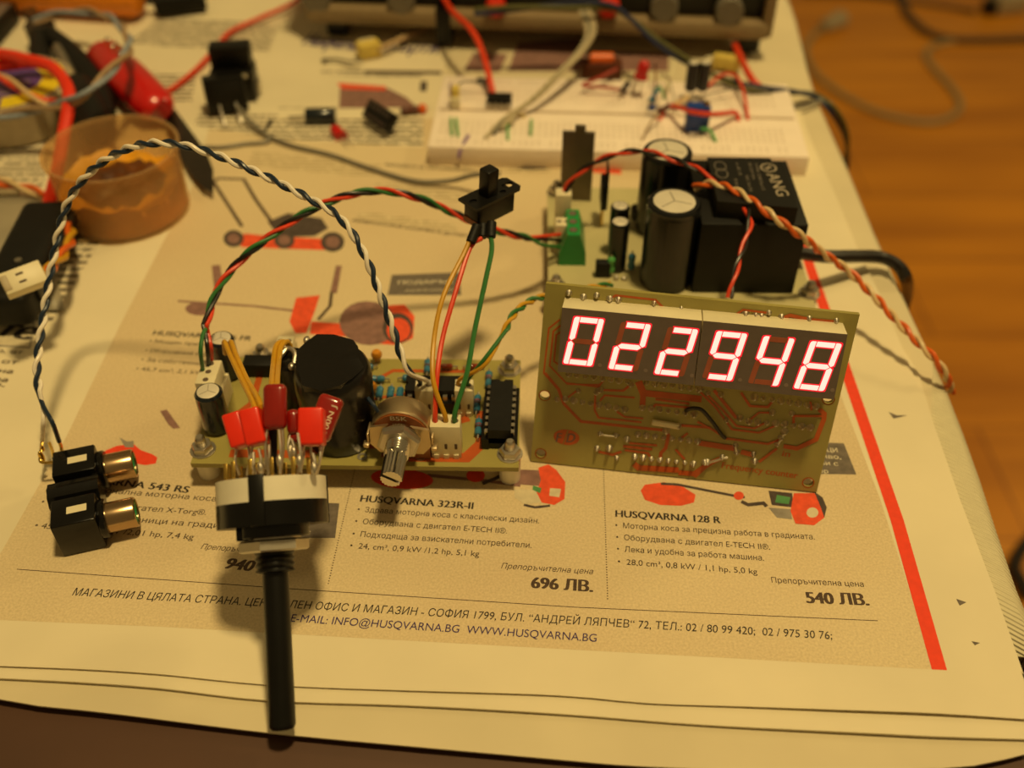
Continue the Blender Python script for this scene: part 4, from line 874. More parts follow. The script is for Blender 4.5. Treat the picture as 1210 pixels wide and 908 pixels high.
# pins in a ring
pin0 = None
for k in range(13):
    a_ = math.radians(20 + k * 360 / 13); m = T(1.02 * math.cos(a_), 1.5, 1.02 * math.sin(a_))
    if pin0 is None:
        pin0 = MB().box((0, .2, 0), (.09, .5, .05), .01).build('pin', 'gold_pin', w); mm = m.copy(); mm.translation *= S; pin0.matrix_basis = mm
    else: copy_part(pin0, w, m)
for k in range(4):
    a_ = math.radians(45 + k * 90); MB().box((.4 * math.cos(a_), 1.7, .4 * math.sin(a_)), (.09, .45, .05), .01).build('pin', 'gold_pin', w)
IR = MR.inverted()
def Lr(px, py, dz=0.0): o = base + MR.to_3x3().col[2] * dz; return IR @ on_plane(px, py, o, MR.to_3x3().col[2])
def boxcap(cx, cy, w_, h_, d_, rz, ry, dz, m, nm, ridge=False, lead_to=None):
    c = Lr(cx, cy, dz); mm = T(*c) @ R(rz, 'Z') @ R(ry, 'Y'); o = MB(mm).box((0, 0, 0), (w_, h_, d_), .06 if m == 'red_cap' else .14, seg=3)
    o = o.build(nm, m, rot)
    for s_ in (-1, 1):
        p = mm @ Vector((s_ * w_ * .32, -h_ / 2 + .02, 0)); e = Lr(*lead_to[(s_ + 1) // 2], dz * .5 + .25); MB().tube(smooth([p, p + (e - p) * .4 + Vector((.05 * s_, -.05, .04)), e], .06), .032, 6).build('lead', 'solder', o)
    return o
boxcap(281, 509, .42, .8, .6, 14, 0, .55, 'red_cap', 'box_capacitor', lead_to=((283, 562), (292, 562)))
boxcap(301, 505, .46, .84, .6, 10, 0, .62, 'red_cap', 'box_capacitor', lead_to=((304, 562), (310, 562)))
o = boxcap(325, 481, .54, 1.06, .34, -3, 0, .75, 'dark_red_cap', 'film_capacitor', lead_to=((318, 560), (331, 560)))
boxcap(347, 499, .34, .6, .3, 4, 0, .5, 'dark_red_cap', 'film_capacitor', lead_to=((344, 545), (352, 560)))
boxcap(350, 516, .4, .3, .3, 10, 0, .4, 'dark_red_cap', 'film_capacitor', lead_to=((346, 545), (355, 558)))
boxcap(369, 505, .58, .86, .55, -3, 0, .55, 'red_cap', 'box_capacitor', lead_to=((356, 560), (372, 562)))
c = Lr(384, 494, .2); mm = T(*c) @ R(-24, 'Z')
o = MB(mm).box((0, 0, 0), (.6, 1.08, .34), .13, seg=3).build('film_capacitor', 'dark_red_cap', rot)
mw = MR @ mm
text('printed_value', '100N', mw @ Vector((.2, -.34, .172)), mw @ Vector((.2, .18, .172)), .13, 'ink_white', o, up=-mw.to_3x3().col[0], z=.004, bold=.01); text('printed_value', 'J', mw @ Vector((.2, .26, .172)), mw @ Vector((.2, .33, .172)), .13, 'ink_white', o, up=-mw.to_3x3().col[0], z=.004)
for s_ in (-1, 1): p = mm @ Vector((s_ * .18, -.5, 0)); e = Lr(372 + 3 * s_, 560, .1); MB().tube([p, (p + e) / 2, e], .03, 6).build('lead', 'solder', o)
MB().cyl(Lr(322, 560, .1), Lr(322, 505, .1), .11).build('sleeve', 'black_plastic', rot)
for x0, y0, x1, y1, hz in ((331, 560, 330, 508, .9), (355, 558, 352, 512, .95), (372, 560, 370, 536, .9), (296, 562, 300, 535, .7), (309, 562, 306, 530, .7), (316, 562, 318, 520, .4), (349, 540, 344, 518, .5)):
    p, q2 = Lr(x0, y0, hz), Lr(x1, y1, hz); mb = MB().tube(smooth([p, (p + q2) / 2 + Vector((.04, 0, .05)), q2], .06), .035, 6); mb.sphere(p + (q2 - p) * .3, .085, (1, 1.9, 1)).build('soldered_lead', 'solder', rot)
# yellow wires from the board connectors to the switch
YW = thing('wire_pair', 'pair of yellow wires running down into the red capacitors by the small black capacitors', 'wire', T(*P(268, 405, 2.6)))
o_ = -P(268, 405, 2.6)
for dx, tail in ((0, (300, 478)), (7, (306, 474))):
    q = [D(266 + dx, 418, 28.6), D(265 + dx * 1.1, 404, 27.9), D(272 + dx, 420, 27.0), D(286 + dx * .9, 450, 25.4), MR @ Lr(tail[0], tail[1], .25), MR @ Lr(tail[0] + 6, tail[1] + 22, .1)]
    MB(T(*o_)).tube(smooth(q, .1), .07).build('wire', 'yellow_wire', YW)
YW2 = thing('wire_pair', 'pair of yellow wires bending over from a small connector to behind the red capacitors', 'wire', T(*P(330, 410, 2)))
o_ = -P(330, 410, 2)
for dx in (0, 6):
    q = [D(344, 409 + dx * .7, 28.3), D(334 + dx, 404, 28.1), D(326 + dx, 410, 27.7), D(323 + dx, 430, 26.8), MR @ Lr(321 + dx, 456, .2), MR @ Lr(321 + dx, 480, .1)]
    MB(T(*o_)).tube(smooth(q, .1), .075).build('wire', 'yellow_wire', YW2)

# ------------------------------------------------------------------ double phono socket
ja = P(107, 636, 0); JR = T(ja.x, ja.y, 0) @ R(17, 'Z')
jack = thing('phono_socket', 'black double phono socket with two nickel barrels lined in green', 'socket', JR)
YJ = (1.84, 0.0); blk = MB(); bodies = MB()
for y in YJ: bodies.box((-.12, y, .62), (1.12, .96, 1.2), .06)
bodies.box((.36, .92, .55), (.2, 2.6, 1.0), .12)
bodies.box((-.1, .92, .3), (.95, 1.0, .5), .05)
jb = bodies.build('body', 'black_gloss', jack)
mb = MB(); pr = []
for i in range(20): pr.append(((.40 if i % 2 else .44) * math.cos(math.pi * i / 10), (.40 if i % 2 else .44) * math.sin(math.pi * i / 10)))
mb.prism(pr, -.8, .5, T(0, .92, .78) @ R(90, 'Y')); mb.build('ribbed_post', 'black_gloss', jack)
for y in YJ:
    MB().box((-.02, y + .0, 1.222), (.5, .24, .012)).build('window', 'cream_plastic', jb)
    bx_ = T(.44, y, .62) @ R(90, 'Y'); MB(bx_).lathe([(.3, 0), (.52, 0), (.54, .03), (.54, .14), (.5, .18), (.3, .18)], 30).build('collar', 'black_gloss', jb)
    mb = MB(bx_); mb.lathe([(.32, .1), (.415, .1), (.415, .86), (.4, .9), (.37, .92), (.35, .9), (.35, .1)], 30); s_ = mb.build('barrel', 'nickel', jack)
    MB(bx_).lathe([(.35, .86), (.24, .86), (.2, .8), (.2, .2), (0, .2)], 26).build('liner', 'rca_green', s_)
    MB(bx_).lathe([(.19, .6), (.0, .6)], 16).build('bore', 'hole_dark', s_)
pins = MB()
def pin(pts, w_=.035): MB().tube([JR.inverted() @ p for p in pts], w_, 6).build('solder_pin', 'gold_pin', jack)
zj = .75
JW1, JW2 = P(50, 521, 1.0), P(70, 522, 1.15)
pin(smooth([P(66, 546, zj), P(57, 547, zj), P(48, 546, zj + .05), P(48, 536, zj + .15), JW1], .05), .045); pin(smooth([P(73, 533, zj + .1), P(72, 528, zj + .2), JW2], .05), .05); pin(smooth([P(64, 544, zj), P(62, 534, zj + .1), P(58, 523, zj + .25)], .05), .045)
MB(JR.inverted()).sphere(P(49, 540, zj + .1), .1, (.8, .8, 2.2)).sphere(P(50, 530, zj + .2), .07, (.8, .8, 1.8)).build('solder_blob', 'gold_pin', jack)
MB(JR.inverted()).cyl(P(68, 541, zj), P(62, 543, zj), .06).cyl(P(73, 622, .3), P(66, 622, .3), .06).build('locating_peg', 'black_plastic', jack)

# ------------------------------------------------------------------ slide switch held up by its wires
sc_ = D(582, 254, 28.4)
f1_, f2_ = D(545, 236, 28.2), D(610, 213, 29.0)
# flange corners in the picture: front-left (543,235), front-mid (562,249), right (620,222), back (600,213)
fa, fb, fd = D(544, 235, 28.3), D(563, 249, 27.9), D(618, 222, 28.9)
xdir = (fd - fb).normalized(); ydir = (fa - fb); MSW = frame(fb, xdir, ydir); LX = (fd - fb).length; LY = .75
ssw = thing('slide_switch', 'black slide switch standing up in the air on its wires', 'switch', MSW)
mb = MB(); plate([(0, 0), (LX - .12, 0), (LX, .1), (LX, LY - .1), (LX - .12, LY), (0, LY)], [ring(LX - .27, LY / 2, .2, .12), ring(.22, LY / 2, .13, .09), ring(LX * .66, LY * .26, .11, .08)], -.05, .03, mb); mb.build('flange', 'black_plastic', ssw)
mb = MB().box((LX * .48, LY / 2, -.38), (LX * .8, LY * .78, .72), .05); mb.build('housing', 'black_plastic', ssw)
MB().box((LX * .075, LY / 2, -.6), (.03, LY * .74, .16)).build('end_strip', 'phenolic', ssw)
MB().box((LX * .45, LY * .52, .42), (.42, .4, .84), .05).build('slider', 'black_plastic', ssw)
tubes = []
ISW = MSW.inverted()
for (x0, y0, x1, y1, dd) in ((564, 266, 556, 287, 27.9), (571, 265, 570, 281, 28.3), (581, 262, 580, 281, 28.2)):
    p, q2 = ISW @ D(x0, y0, dd + .1), ISW @ D(x1, y1, dd + .0); MB().cyl(p, q2, .14, .14, n=14, bev=.02).build('heat_shrink_sleeve', 'black_matt', ssw)

# ------------------------------------------------------------------ wires of the near boards
G3 = MM @ PL3; ex_ = MM.to_3x3().col[0]
wire('wire', 'red wire from the slide switch to the white three-pin connector', 'wire', [D(569, 282, 28.2), D(556, 292, 28.0), D(540, 340, 27.6), D(523, 400, 27.3), D(516, 450, 27.0), G3 + ex_ * -.27 + Vector((0, 0, .15)), G3 + ex_ * -.27 + Vector((0, 0, -.1))], .07, 'red_wire')
wire('wire', 'yellow wire from the slide switch to the white three-pin connector', 'wire', [D(555, 284, 27.9), D(548, 300, 27.8), D(524, 350, 27.4), D(513, 400, 27.2), D(512, 450, 26.9), G3 + Vector((0, 0, .2)), G3 + Vector((0, 0, -.1))], .07, 'yellow_wire')
wire('wire', 'green wire from the slide switch to the white three-pin connector', 'wire', [D(580, 280, 28.2), D(581, 296, 28.1), D(574, 330, 27.8), D(561, 390, 27.4), D(552, 440, 27.1), G3 + ex_ * .27 + Vector((0, 0, .3)), G3 + ex_ * .27 + Vector((0, 0, -.1))], .07, 'green_wire')
GB = MM @ PLB
twisted('twisted_cable', 'blue and white twisted pair arching from the phono socket to the amplifier board', 'cable',
        [D(46, 462, 27.8), D(44, 430, 28.0), D(52, 370, 28.4), D(64, 300, 28.6), D(80, 240, 28.4), D(110, 200, 27.9), D(150, 176, 27.4), D(190, 169, 27.0), D(240, 178, 27.0), D(300, 202, 27.0), D(360, 232, 27.0), D(402, 258, 26.9), D(430, 300, 26.9), D(450, 350, 27.0), D(466, 395, 27.2), D(474, 420, 27.3)],
        [('strand', 'white_wire'), ('strand', 'blue_wire')], .064, .95,
        heads={0: [JW1, D(51, 500, 27.7), D(51, 482, 27.8)], 1: [JW2, D(62, 500, 27.5), D(52, 482, 27.7)]}, tails={0: [D(482, 440, 27.4), GB + ex_ * .1 + Vector((0, 0, .15)), GB + ex_ * .1 + Vector((0, 0, -.1))], 1: [D(486, 440, 27.6), GB + ex_ * -.12 + Vector((0, 0, .15)), GB + ex_ * -.12 + Vector((0, 0, -.1))]})
twisted('twisted_cable', 'red, green and black twisted wires looping over the printed mower', 'cable',
        [D(243, 385, 28.6), D(256, 345, 29.0), D(282, 310, 29.3), D(325, 275, 29.6), D(370, 247, 29.9), D(415, 230, 30.2), D(455, 226, 30.5), D(500, 236, 31.0), D(540, 254, 31.6), D(585, 272, 32.3), D(622, 281, 33.0)],
        [('strand', 'red_wire'), ('strand', 'green_wire'), ('strand', 'black_wire')], .062, 1.9,
        heads={1: [P(240, 440, 2.1), D(237, 415, 28.2), D(240, 395, 28.4)], 2: [P(247, 434, 2.1), D(245, 412, 28.4), D(243, 395, 28.5)], 0: [P(250, 428, 2.1), D(249, 410, 28.6), D(246, 394, 28.7)]},
        tails={0: [D(645, 279, 33.6), D(662, 277, 34.2)], 2: [D(645, 283, 33.6), D(662, 284, 34.2)], 1: [D(640, 289, 33.4), D(662, 292, 34.1)]})
G2 = MM @ PL2
twisted('twisted_cable', 'green and yellow twisted pair going behind the lit digits', 'cable',
        [D(596, 392, 28.2), D(607, 372, 28.6), D(625, 357, 29.2), D(645, 350, 29.8), D(670, 345, 30.3), D(695, 341, 30.6), D(722, 336, 31.2)],
        [('strand', 'green_wire'), ('strand', 'yellow_wire')], .06, .95, off=.06,
        heads={0: [G2 + ex_ * .12 + Vector((0, 0, -.1)), G2 + ex_ * .12 + Vector((0, 0, .2)), D(572, 425, 27.9)], 1: [G2 + ex_ * -.12 + Vector((0, 0, -.1)), G2 + ex_ * -.12 + Vector((0, 0, .2)), D(574, 430, 27.9)]})
wire('wire', 'short dark blue wire curling from the taped can behind the round control', 'wire', [D(428, 462, 27.3), D(434, 470, 27.2), D(442, 480, 27.1), D(447, 487, 27.2)], .06, 'blue_wire')

# wires of the supply board
twisted('twisted_cable', 'red and black twisted pair from the white connector over the transformer', 'cable',
        [D(664, 236, 34.8), D(672, 218, 34.6), D(690, 200, 34.3), D(722, 184, 34.0), D(760, 179, 33.6), D(800, 190, 33.0), D(835, 206, 32.4), D(862, 224, 31.9), D(880, 244, 31.4), D(886, 262, 30.9), D(881, 285, 30.6), D(870, 318, 30.2), D(862, 352, 30.0)],
        [('strand', 'red_wire'), ('strand', 'black_wire')], .06, 1.7, ph0=.3)
twisted('twisted_cable', 'orange and cream twisted pair running over the table edge from the transformer', 'cable',
        [D(820, 222, 32.6), D(840, 217, 32.2), D(870, 226, 31.6), D(900, 246, 31.2), D(925, 264, 31.0), D(948, 280, 31.2), D(972, 299, 31.9), D(1002, 320, 32.4), D(1030, 347, 32.3), D(1056, 375, 31.9), D(1085, 405, 31.5), D(1105, 425, 31.3), D(1118, 445, 31.6), D(1124, 464, 32.8)],
        [('strand', 'orange_wire'), ('strand', 'cream_wire')], .075, 1.15)
wire('mains_cable', 'thick black cable leaving the transformer and dropping over the table edge', 'cable', [MS @ (Lp(945, 304, 1.6) + Vector((-.2, .3, 0))), P(975, 303, 1.3), P(1010, 303, .9), P(1040, 304, .5), P(1060, 313, .35), P(1070, 328, .0), D(1072, 345, 38.6), D(1066, 372, 41)], .23, 'black_wire')

# ------------------------------------------------------------------ back half of the table
# white prototyping board
ZW = .85
b0, b1, b2 = P(505, 173, ZW), P(957, 186, ZW), P(517, 89, ZW); bxv = (b1 - b0).normalized(); BWW = (b1 - b0).length; BWD = 5.6
MBB = frame(Vector((b0.x, b0.y, 0)), bxv, Vector((-bxv.y, bxv.x, 0))); IBB = MBB.inverted(); BWD = (IBB @ b2).y
bb = thing('breadboard', 'white solderless breadboard behind the supply board, parts and jumpers plugged in it', 'breadboard', MBB)
MB().box((BWW / 2, BWD / 2, ZW / 2), (BWW, BWD, ZW), .05).build('body', 'pink_white', bb)
mb = MB().box((BWW / 2, BWD * .5, ZW + .001), (BWW - .3, .22, .004)); mb.build('centre_groove', 'contact_shadow', bb)
mb = MB(); nx = int((BWW - .8) / .254)
for ry in [.35, .6] + [1.15 + .254 * k for k in range(5)] + [BWD - 1.15 - .254 * k for k in range(5)] + [BWD - .6, BWD - .35]:
    for k in range(nx):
        if ry < .8 or ry > BWD - .8:
            if k % 6 == 5: continue
        x = .4 + k * .254; mb.add([(x - .045, ry - .045, ZW + .003), (x + .045, ry - .045, ZW + .003), (x + .045, ry + .045, ZW + .003), (x - .045, ry + .045, ZW + .003)], [[0, 1, 2, 3]])
mb.build('contact_hole', 'contact_shadow', bb, kind='stuff')
def Wb(px, py, z=ZW): return P(px, py, z)
def loop(p, q, h): m = (p + q) / 2; return [p + Vector((0, 0, -.1)), p + Vector((0, 0, h * .8)), m + Vector((0, 0, h)), q + Vector((0, 0, h * .8)), q + Vector((0, 0, -.1))]
JG = 'jumper links on the white breadboard'
for a, b_, m_, lab in (((533, 142), (534, 160), 'jumper_green', 'green jumper link under the cream plug, nearer the end of the white breadboard'), ((539, 142), (541, 161), 'jumper_green', 'green jumper link under the cream plug, second from the end of the white breadboard'), ((590, 148), (585, 158), 'jumper_green', 'slanting green jumper link beside the flat grey ribbon end'), ((600, 145), (600, 165), 'jumper_green', 'upright green jumper link just right of the grey ribbon end'), ((628, 144), (627, 160), 'jumper_green', 'lone green jumper link furthest from the grey ribbon end'), ((607, 138), (619, 139), 'jumper_yellow', 'yellow jumper link lying flat beside the chip on the white breadboard'), ((553, 162), (543, 186), 'violet_wire', 'violet wire bent over the front edge of the white breadboard')):
    p, q = Wb(*a), Wb(*b_)
    if m_ == 'violet_wire': q = P(543, 187, .4) - Vector((0, .05, 0))
    wire('jumper_wire', lab, 'jumper wire', smooth(loop(p, q, .12), .1) if m_ != 'violet_wire' else [p + Vector((0, 0, -.1)), p + Vector((0, -.1, .12)), q + Vector((0, 0, .25)), q], .055 if m_ != 'violet_wire' else .06, m_, group=JG)
wire('jumper_wire', 'grey jumper wire looping from the cream plug past the chip', 'jumper wire', [Wb(540, 112) + Vector((0, 0, .1)), Wb(546, 110) + Vector((0, 0, .5)), Wb(575, 112) + Vector((0, 0, .5)), Wb(580, 118)], .04, 'grey_wire', group=JG)
wire('jumper_wire', 'red jumper wire lying across the blue trimmer', 'jumper wire', [Wb(778, 142), Wb(790, 136) + Vector((0, 0, .4)), P(820, 133, 1.9), P(842, 135, 1.7), Wb(868, 141) + Vector((0, 0, .3)), Wb(872, 143)], .1, 'red_wire', group=JG)
wire('jumper_wire', 'red jumper wire standing between the blue trimmer and the breadboard end', 'jumper wire', [Wb(832, 106), Wb(850, 102) + Vector((0, 0, .5)), Wb(866, 104) + Vector((0, 0, .6)), Wb(876, 120) + Vector((0, 0, .5)), Wb(884, 142)], .07, 'red_wire', group=JG)
wire('jumper_wire', 'brown jumper wire folded back on itself on the breadboard', 'jumper wire', [Wb(740, 112) + Vector((0, 0, .2)), Wb(710, 112) + Vector((0, 0, .35)), Wb(688, 111) + Vector((0, 0, .4)), Wb(706, 105) + Vector((0, 0, .5)), Wb(728, 94) + Vector((0, 0, .5))], .07, 'resistor_red', group=JG)
wire('jumper_wire', 'grey brown wire reaching to the front of the breadboard beside the tall capacitor', 'jumper wire', [Wb(780, 145) + Vector((0, 0, .3)), Wb(770, 154) + Vector((0, 0, .5)), Wb(758, 166)], .05, 'pale_brown_wire', group=JG)
wire('jumper_wire', 'green jumper wire slanting down in front of the blue trimmer', 'jumper wire', [P(828, 152, 1.2), Wb(838, 161) + Vector((0, 0, .25)), Wb(846, 168)], .075, 'jumper_green', group=JG)
wire('jumper_wire', 'grey jumper wire running level behind the blue trimmer', 'jumper wire', [Wb(800, 128), Wb(830, 121) + Vector((0, 0, .3)), Wb(880, 113) + Vector((0, 0, .4)), Wb(912, 111)], .04, 'grey_wire', group=JG)
m = MBB.copy(); p = Wb(590, 125); m.translation = p
ic = thing('chip', 'small black chip plugged into the white breadboard under the red wire', 'chip', m); dip_ic(ic, I4, 8, 'body', socket=False)
m = m.copy(); p = Wb(539, 126); m.translation = p
pl = thing('plug', 'small cream plug standing on the white breadboard above two green links', 'plug', m)
MB().box((0, 0, .45), (.3, .45, .9), .04).build('housing', 'jumper_yellow', pl); MB().box((0, -.28, .3), (.42, .18, .5), .04).build('collar', 'cream_plastic', pl); MB().box((-.22, .1, .5), (.06, .3, .9), .01).build('strip', 'violet_wire', pl)
m = m.copy(); m.translation = Wb(571, 99)
rs = thing('resistor', 'dark resistor lying flat at the back of the white breadboard', 'resistor', m); resistor(rs, (-.28, 0, .12), (.28, 0, .12), .12, 'cap_sleeve_blue', ('resistor_blue',))
m = m.copy(); m.translation = Wb(822, 154)
tm = thing('trimmer', 'upright blue trimmer on the breadboard with a red wire across it', 'trimmer', m)
MB().box((0, 0, .6), (.95, .5, 1.1), .03).build('housing', 'trimmer_blue', tm); MB().cyl((.3, 0, 1.1), (.3, 0, 1.25), .13).build('adjuster_screw', 'gold_pin', tm); MB().box((0, .26, .6), (.5, .02, .4)).build('printed_label', 'cap_stripe', tm)
for x, y, lab in ((814, 118, 'black electrolytic capacitor of the standing pair on the breadboard, nearer the red LED'), (828, 118, 'black electrolytic capacitor of the standing pair on the breadboard, further from the red LED')):
    m = MBB.copy(); m.translation = Wb(x, y); cp = thing('capacitor', lab, 'capacitor', m, 'electrolytic capacitors on the breadboard'); electrolytic(cp, (0, 0, .45), .25, 1.25, 'cap_sleeve', 'can')
    for s_ in (-1, 1): MB().tube([(s_ * .1, 0, .5), (s_ * .12, 0, -.1)], .025, 6).build('lead', 'solder', cp)
def led(lab, M):
    l = thing('led', lab, 'LED', M); MB().lathe([(0, 0), (.3, 0), (.3, .1), (.25, .1), (.25, .55), (.21, .68), (.12, .77), (0, .8)], 20).build('lens', 'red_plastic', l)
    for s_ in (-1, 1): MB().tube([(s_ * .12, 0, .05), (s_ * .13, 0, -.6), (s_ * .2, 0, -.95)], .03, 6).build('lead', 'solder', l)
    return l
p = P(757, 92, 1.7); led('red LED standing on bare leads at the back of the white breadboard', T(p.x, p.y, p.z) @ R(10, 'Y'))
p = P(404, 163, .1); led('red LED lying on the newspaper in front of the brown print', T(p.x, p.y, p.z + .15) @ R(-72, 'X') @ R(0, 'Z') @ T(0, 0, -.4) if False else T(p.x, p.y, .12) @ R(35, 'Z') @ R(-80, 'X'))
# little parts bristling round the trimmer
for i, (x0, y0, x1, y1, m_, lab) in enumerate(((768, 128, 776, 116, 'resistor_blue', 'small blue resistor on edge nearest the tall red LED'), (776, 140, 790, 137, 'band_brown', 'dark brown resistor beside the end of the crossing red wire'), (786, 116, 796, 84, 'cream_plastic', 'pale resistor standing tall on the breadboard beside the black capacitors'), (734, 116, 742, 109, 'cap_sleeve', 'small black resistor at the end of the folded brown wire'), (796, 132, 812, 126, 'cream_wire', 'beige resistor at the foot of the standing black capacitors'), (766, 136, 773, 138, 'trimmer_blue', 'dark blue bead at the front of the bristling parts'))):
    p, q = Wb(x0, y0) + Vector((0, 0, .3)), Wb(x1, y1) + Vector((0, 0, .45)); rs = thing('resistor', lab, 'resistor', T(*p), 'resistors on the breadboard'); dv = q - p
    o = resistor(rs, (0, 0, 0), dv, .12, m_, ('resistor_red',)); MB().tube(smooth([(0, 0, 0), Vector((-.1, -.1, .05)), Vector((-.12, -.12, -.5))], .1), .03, 6).build('lead', 'solder', rs)
for i, (a, b_, m_, lab) in enumerate((((772, 88), (774, 122), 'brown', 'copper brown bare wire rising beside the red LED'), ((760, 96), (745, 112), 'solder', 'bare wire from the red LED to the folded brown wire'), ((780, 100), (800, 136), 'solder', 'bare wire leaning across the bristling parts'), ((784, 130), (770, 118), 'jumper_green', 'short green wire among the bristling parts'))):
    wire('bare_wire', lab, 'wire', [Wb(*a) + Vector((0, 0, .5)), (Wb(*a) + Wb(*b_)) / 2 + Vector((0, .1, .8)), Wb(*b_) + Vector((0, 0, -.05))], .04, 'copper' if m_ == 'brown' else m_)
# grey ribbon lead lying across the breadboard
pts = smooth([Wb(588, 158) + Vector((0, 0, .1)), Wb(602, 145) + Vector((0, 0, .3)), P(632, 116, 1.5), P(664, 84, 2.0), P(688, 58, 2.2), P(698, 36, 2.2), P(690, 10, 2.4)], .15)
rbn = thing('ribbon_cable', 'flat grey ribbon lead lying slantwise across the white breadboard', 'cable', T(*pts[0]))
for k in range(4):
    off = Vector((.75, .66, .12)); MB(T(*-pts[0])).tube([p + off * (.17 * (k - 1.5) * (1 + 1.6 * max(0, 1 - i / 12))) for i, p in enumerate(pts)], .095, 6).build('strand', ('ribbon_beige', 'grey_wire', 'ribbon_beige', 'ribbon_beige')[k], rbn)
wire('wire', 'thick red wire hanging down from the instrument to the chip on the breadboard', 'wire', [P(510, -30, 2.2), P(532, 10, 2.3), P(556, 34, 2.4), P(570, 62, 2.0), P(579, 95, 1.5), Wb(585, 124)], .14, 'red_wire')
wire('wire', 'red wire coming out from under the instrument to the breadboard end', 'wire', [P(868, 52, .6), P(875, 68, .7), P(886, 90, 1.1), Wb(897, 106) + Vector((0, 0, .1))], .16, 'red_wire')
twisted('twisted_cable', 'olive and navy cable from the instrument, drooping off the table edge past the breadboard', 'cable', [P(560, 14, 2.8), P(640, 8, 3.0), P(716, 7, 3.0), P(745, 22, 2.6), P(775, 48, 2.0), P(815, 74, 1.4), P(860, 96, 1.1), P(900, 106, 1.0), P(935, 109, .6), P(962, 113, .1), P(982, 128, -.3), D(996, 150, 46.5), D(1001, 172, 48), D(998, 200, 50.5)], [('strand', 'olive_wire'), ('strand', 'navy_wire')], .105, 9.0)
wire('wire', 'grey wire end resting on the newspaper by the breadboard corner', 'wire', [P(930, 128, .15), P(950, 126, .12), P(965, 121, .12), P(972, 118, .1)], .08, 'grey_wire')

# instrument at the back
i0 = P(368, 26, .8); i1 = P(906, 47, .8); iv = (i1 - i0).normalized(); IW = (i1 - i0).length
MIN = frame(Vector((i0.x, i0.y, 0)), iv, Vector((-iv.y, iv.x, 0))); ins = thing('bench_instrument', 'black fronted bench instrument with beige lower frame and grey knobs', 'instrument', MIN); II = MIN.inverted()
MB().box((IW / 2, 9, 4.9), (IW - .3, 17.4, 8.0), .15).build('case', 'frame_beige', ins)
MB().box((IW / 2, .32, 5.3), (IW - .6, .3, 7.0), .03).build('front_panel', 'black_plastic', ins)
mb = MB(); n = 40; mb.box((IW / 2, .0, 1.3), (IW, .9, .85), .25); mb.box((IW - .1, .1, 4), (.5, .9, 6), .12); mb.box((.1, .1, 4), (.5, .9, 6), .12); mb.build('bezel', 'frame_beige', ins)
for px, py in ((373, 0), (474, 0), (785, 9), (862, 14)):
    q = II @ on_plane(px, py, MIN @ Vector((0, -.2, 0)), MIN.to_3x3().col[1]); m = T(q.x, 0, q.z) @ R(90, 'X'); MB(m).lathe([(0, -.3), (.66, -.3), (.66, .3), (.6, .42), (0, .42)], 24).build('knob', 'knob_grey', ins)
for px in (530, 880, 400):
    q = II @ P(px, 40, 0); MB().box((q.x, .9, .45) if px != 530 else (q.x, .1, .95), (1.0, 1.2, .9) if px != 530 else (.75, 1.2, 1.9), .1).build('foot', 'black_plastic', ins)
for x_ in (1.5, IW - 1.5): MB().box((x_, 15, .45), (1.0, 1.2, .9), .1).build('foot', 'black_plastic', ins)
for px, lab in ((586, 'red test plug in the instrument front, beside the hanging red wire'), (719, 'red test plug in the instrument front where the olive cable leaves it')):
    q = MIN @ (II @ on_plane(px, 8, MIN @ Vector((0, -.5, 0)), MIN.to_3x3().col[1])); m = T(*q) @ R(62, 'X'); t = thing('test_plug', lab, 'plug', m, 'red test plugs on the instrument')
    MB().lathe([(0, -.5), (.42, -.5), (.5, -.3), (.5, .3), (.36, .7), (.36, 1.5), (.25, 1.6), (0, 1.6)], 18).build('grip', 'red_cable', t); MB().cyl((0, 0, -1.0), (0, 0, -.5), .2).build('pin', 'nickel', t)
# yellow-cream connector on a flat lead, left of the breadboard
m = T(*P(436, 66, 0)) @ R(25, 'Z'); cn = thing('connector', 'pale yellow plug on a flat pinkish lead under the instrument', 'plug', m)
MB().box((0, 0, .35), (1.1, .7, .7), .06).build('housing', 'jumper_yellow', cn); MB().box((0, .2, .72), (.8, .12, .12), .02).build('latch', 'cream_plastic', cn)
for k in range(3): MB(m.inverted()).tube(smooth([P(446, 60, .35) + Vector((0, .12 * k, 0)), P(468, 50, .4) + Vector((0, .14 * k, 0)), P(500, 36, .3) + Vector((0, .16 * k, 0)), P(522, 30, .3) + Vector((0, .16 * k, 0))], .2), .09, 6).build('lead', ('pale_brown_wire', 'cream_wire', 'pale_brown_wire')[k], cn)
for k in range(2): MB(m.inverted()).tube(smooth([P(428, 70, .3), P(416, 73, .15 + .1 * k), P(396, 70, .1), P(380, 70 + 2 * k, .1)], .2), .06, 6).build('lead', 'grey_wire', cn)
m = T(*P(862, 62, 0)) @ R(-20, 'Z')
m.translation = P(858, 80, 0); cn = thing('connector', 'pale yellow plug behind the breadboard next to the red wire', 'plug', m); MB().box((0, 0, .3), (1.3, .55, .6), .08).build('housing', 'jumper_yellow', cn); MB().cyl((-.6, 0, .3), (-1.0, -.1, .2), .2).build('strain_relief', 'cream_plastic', cn)
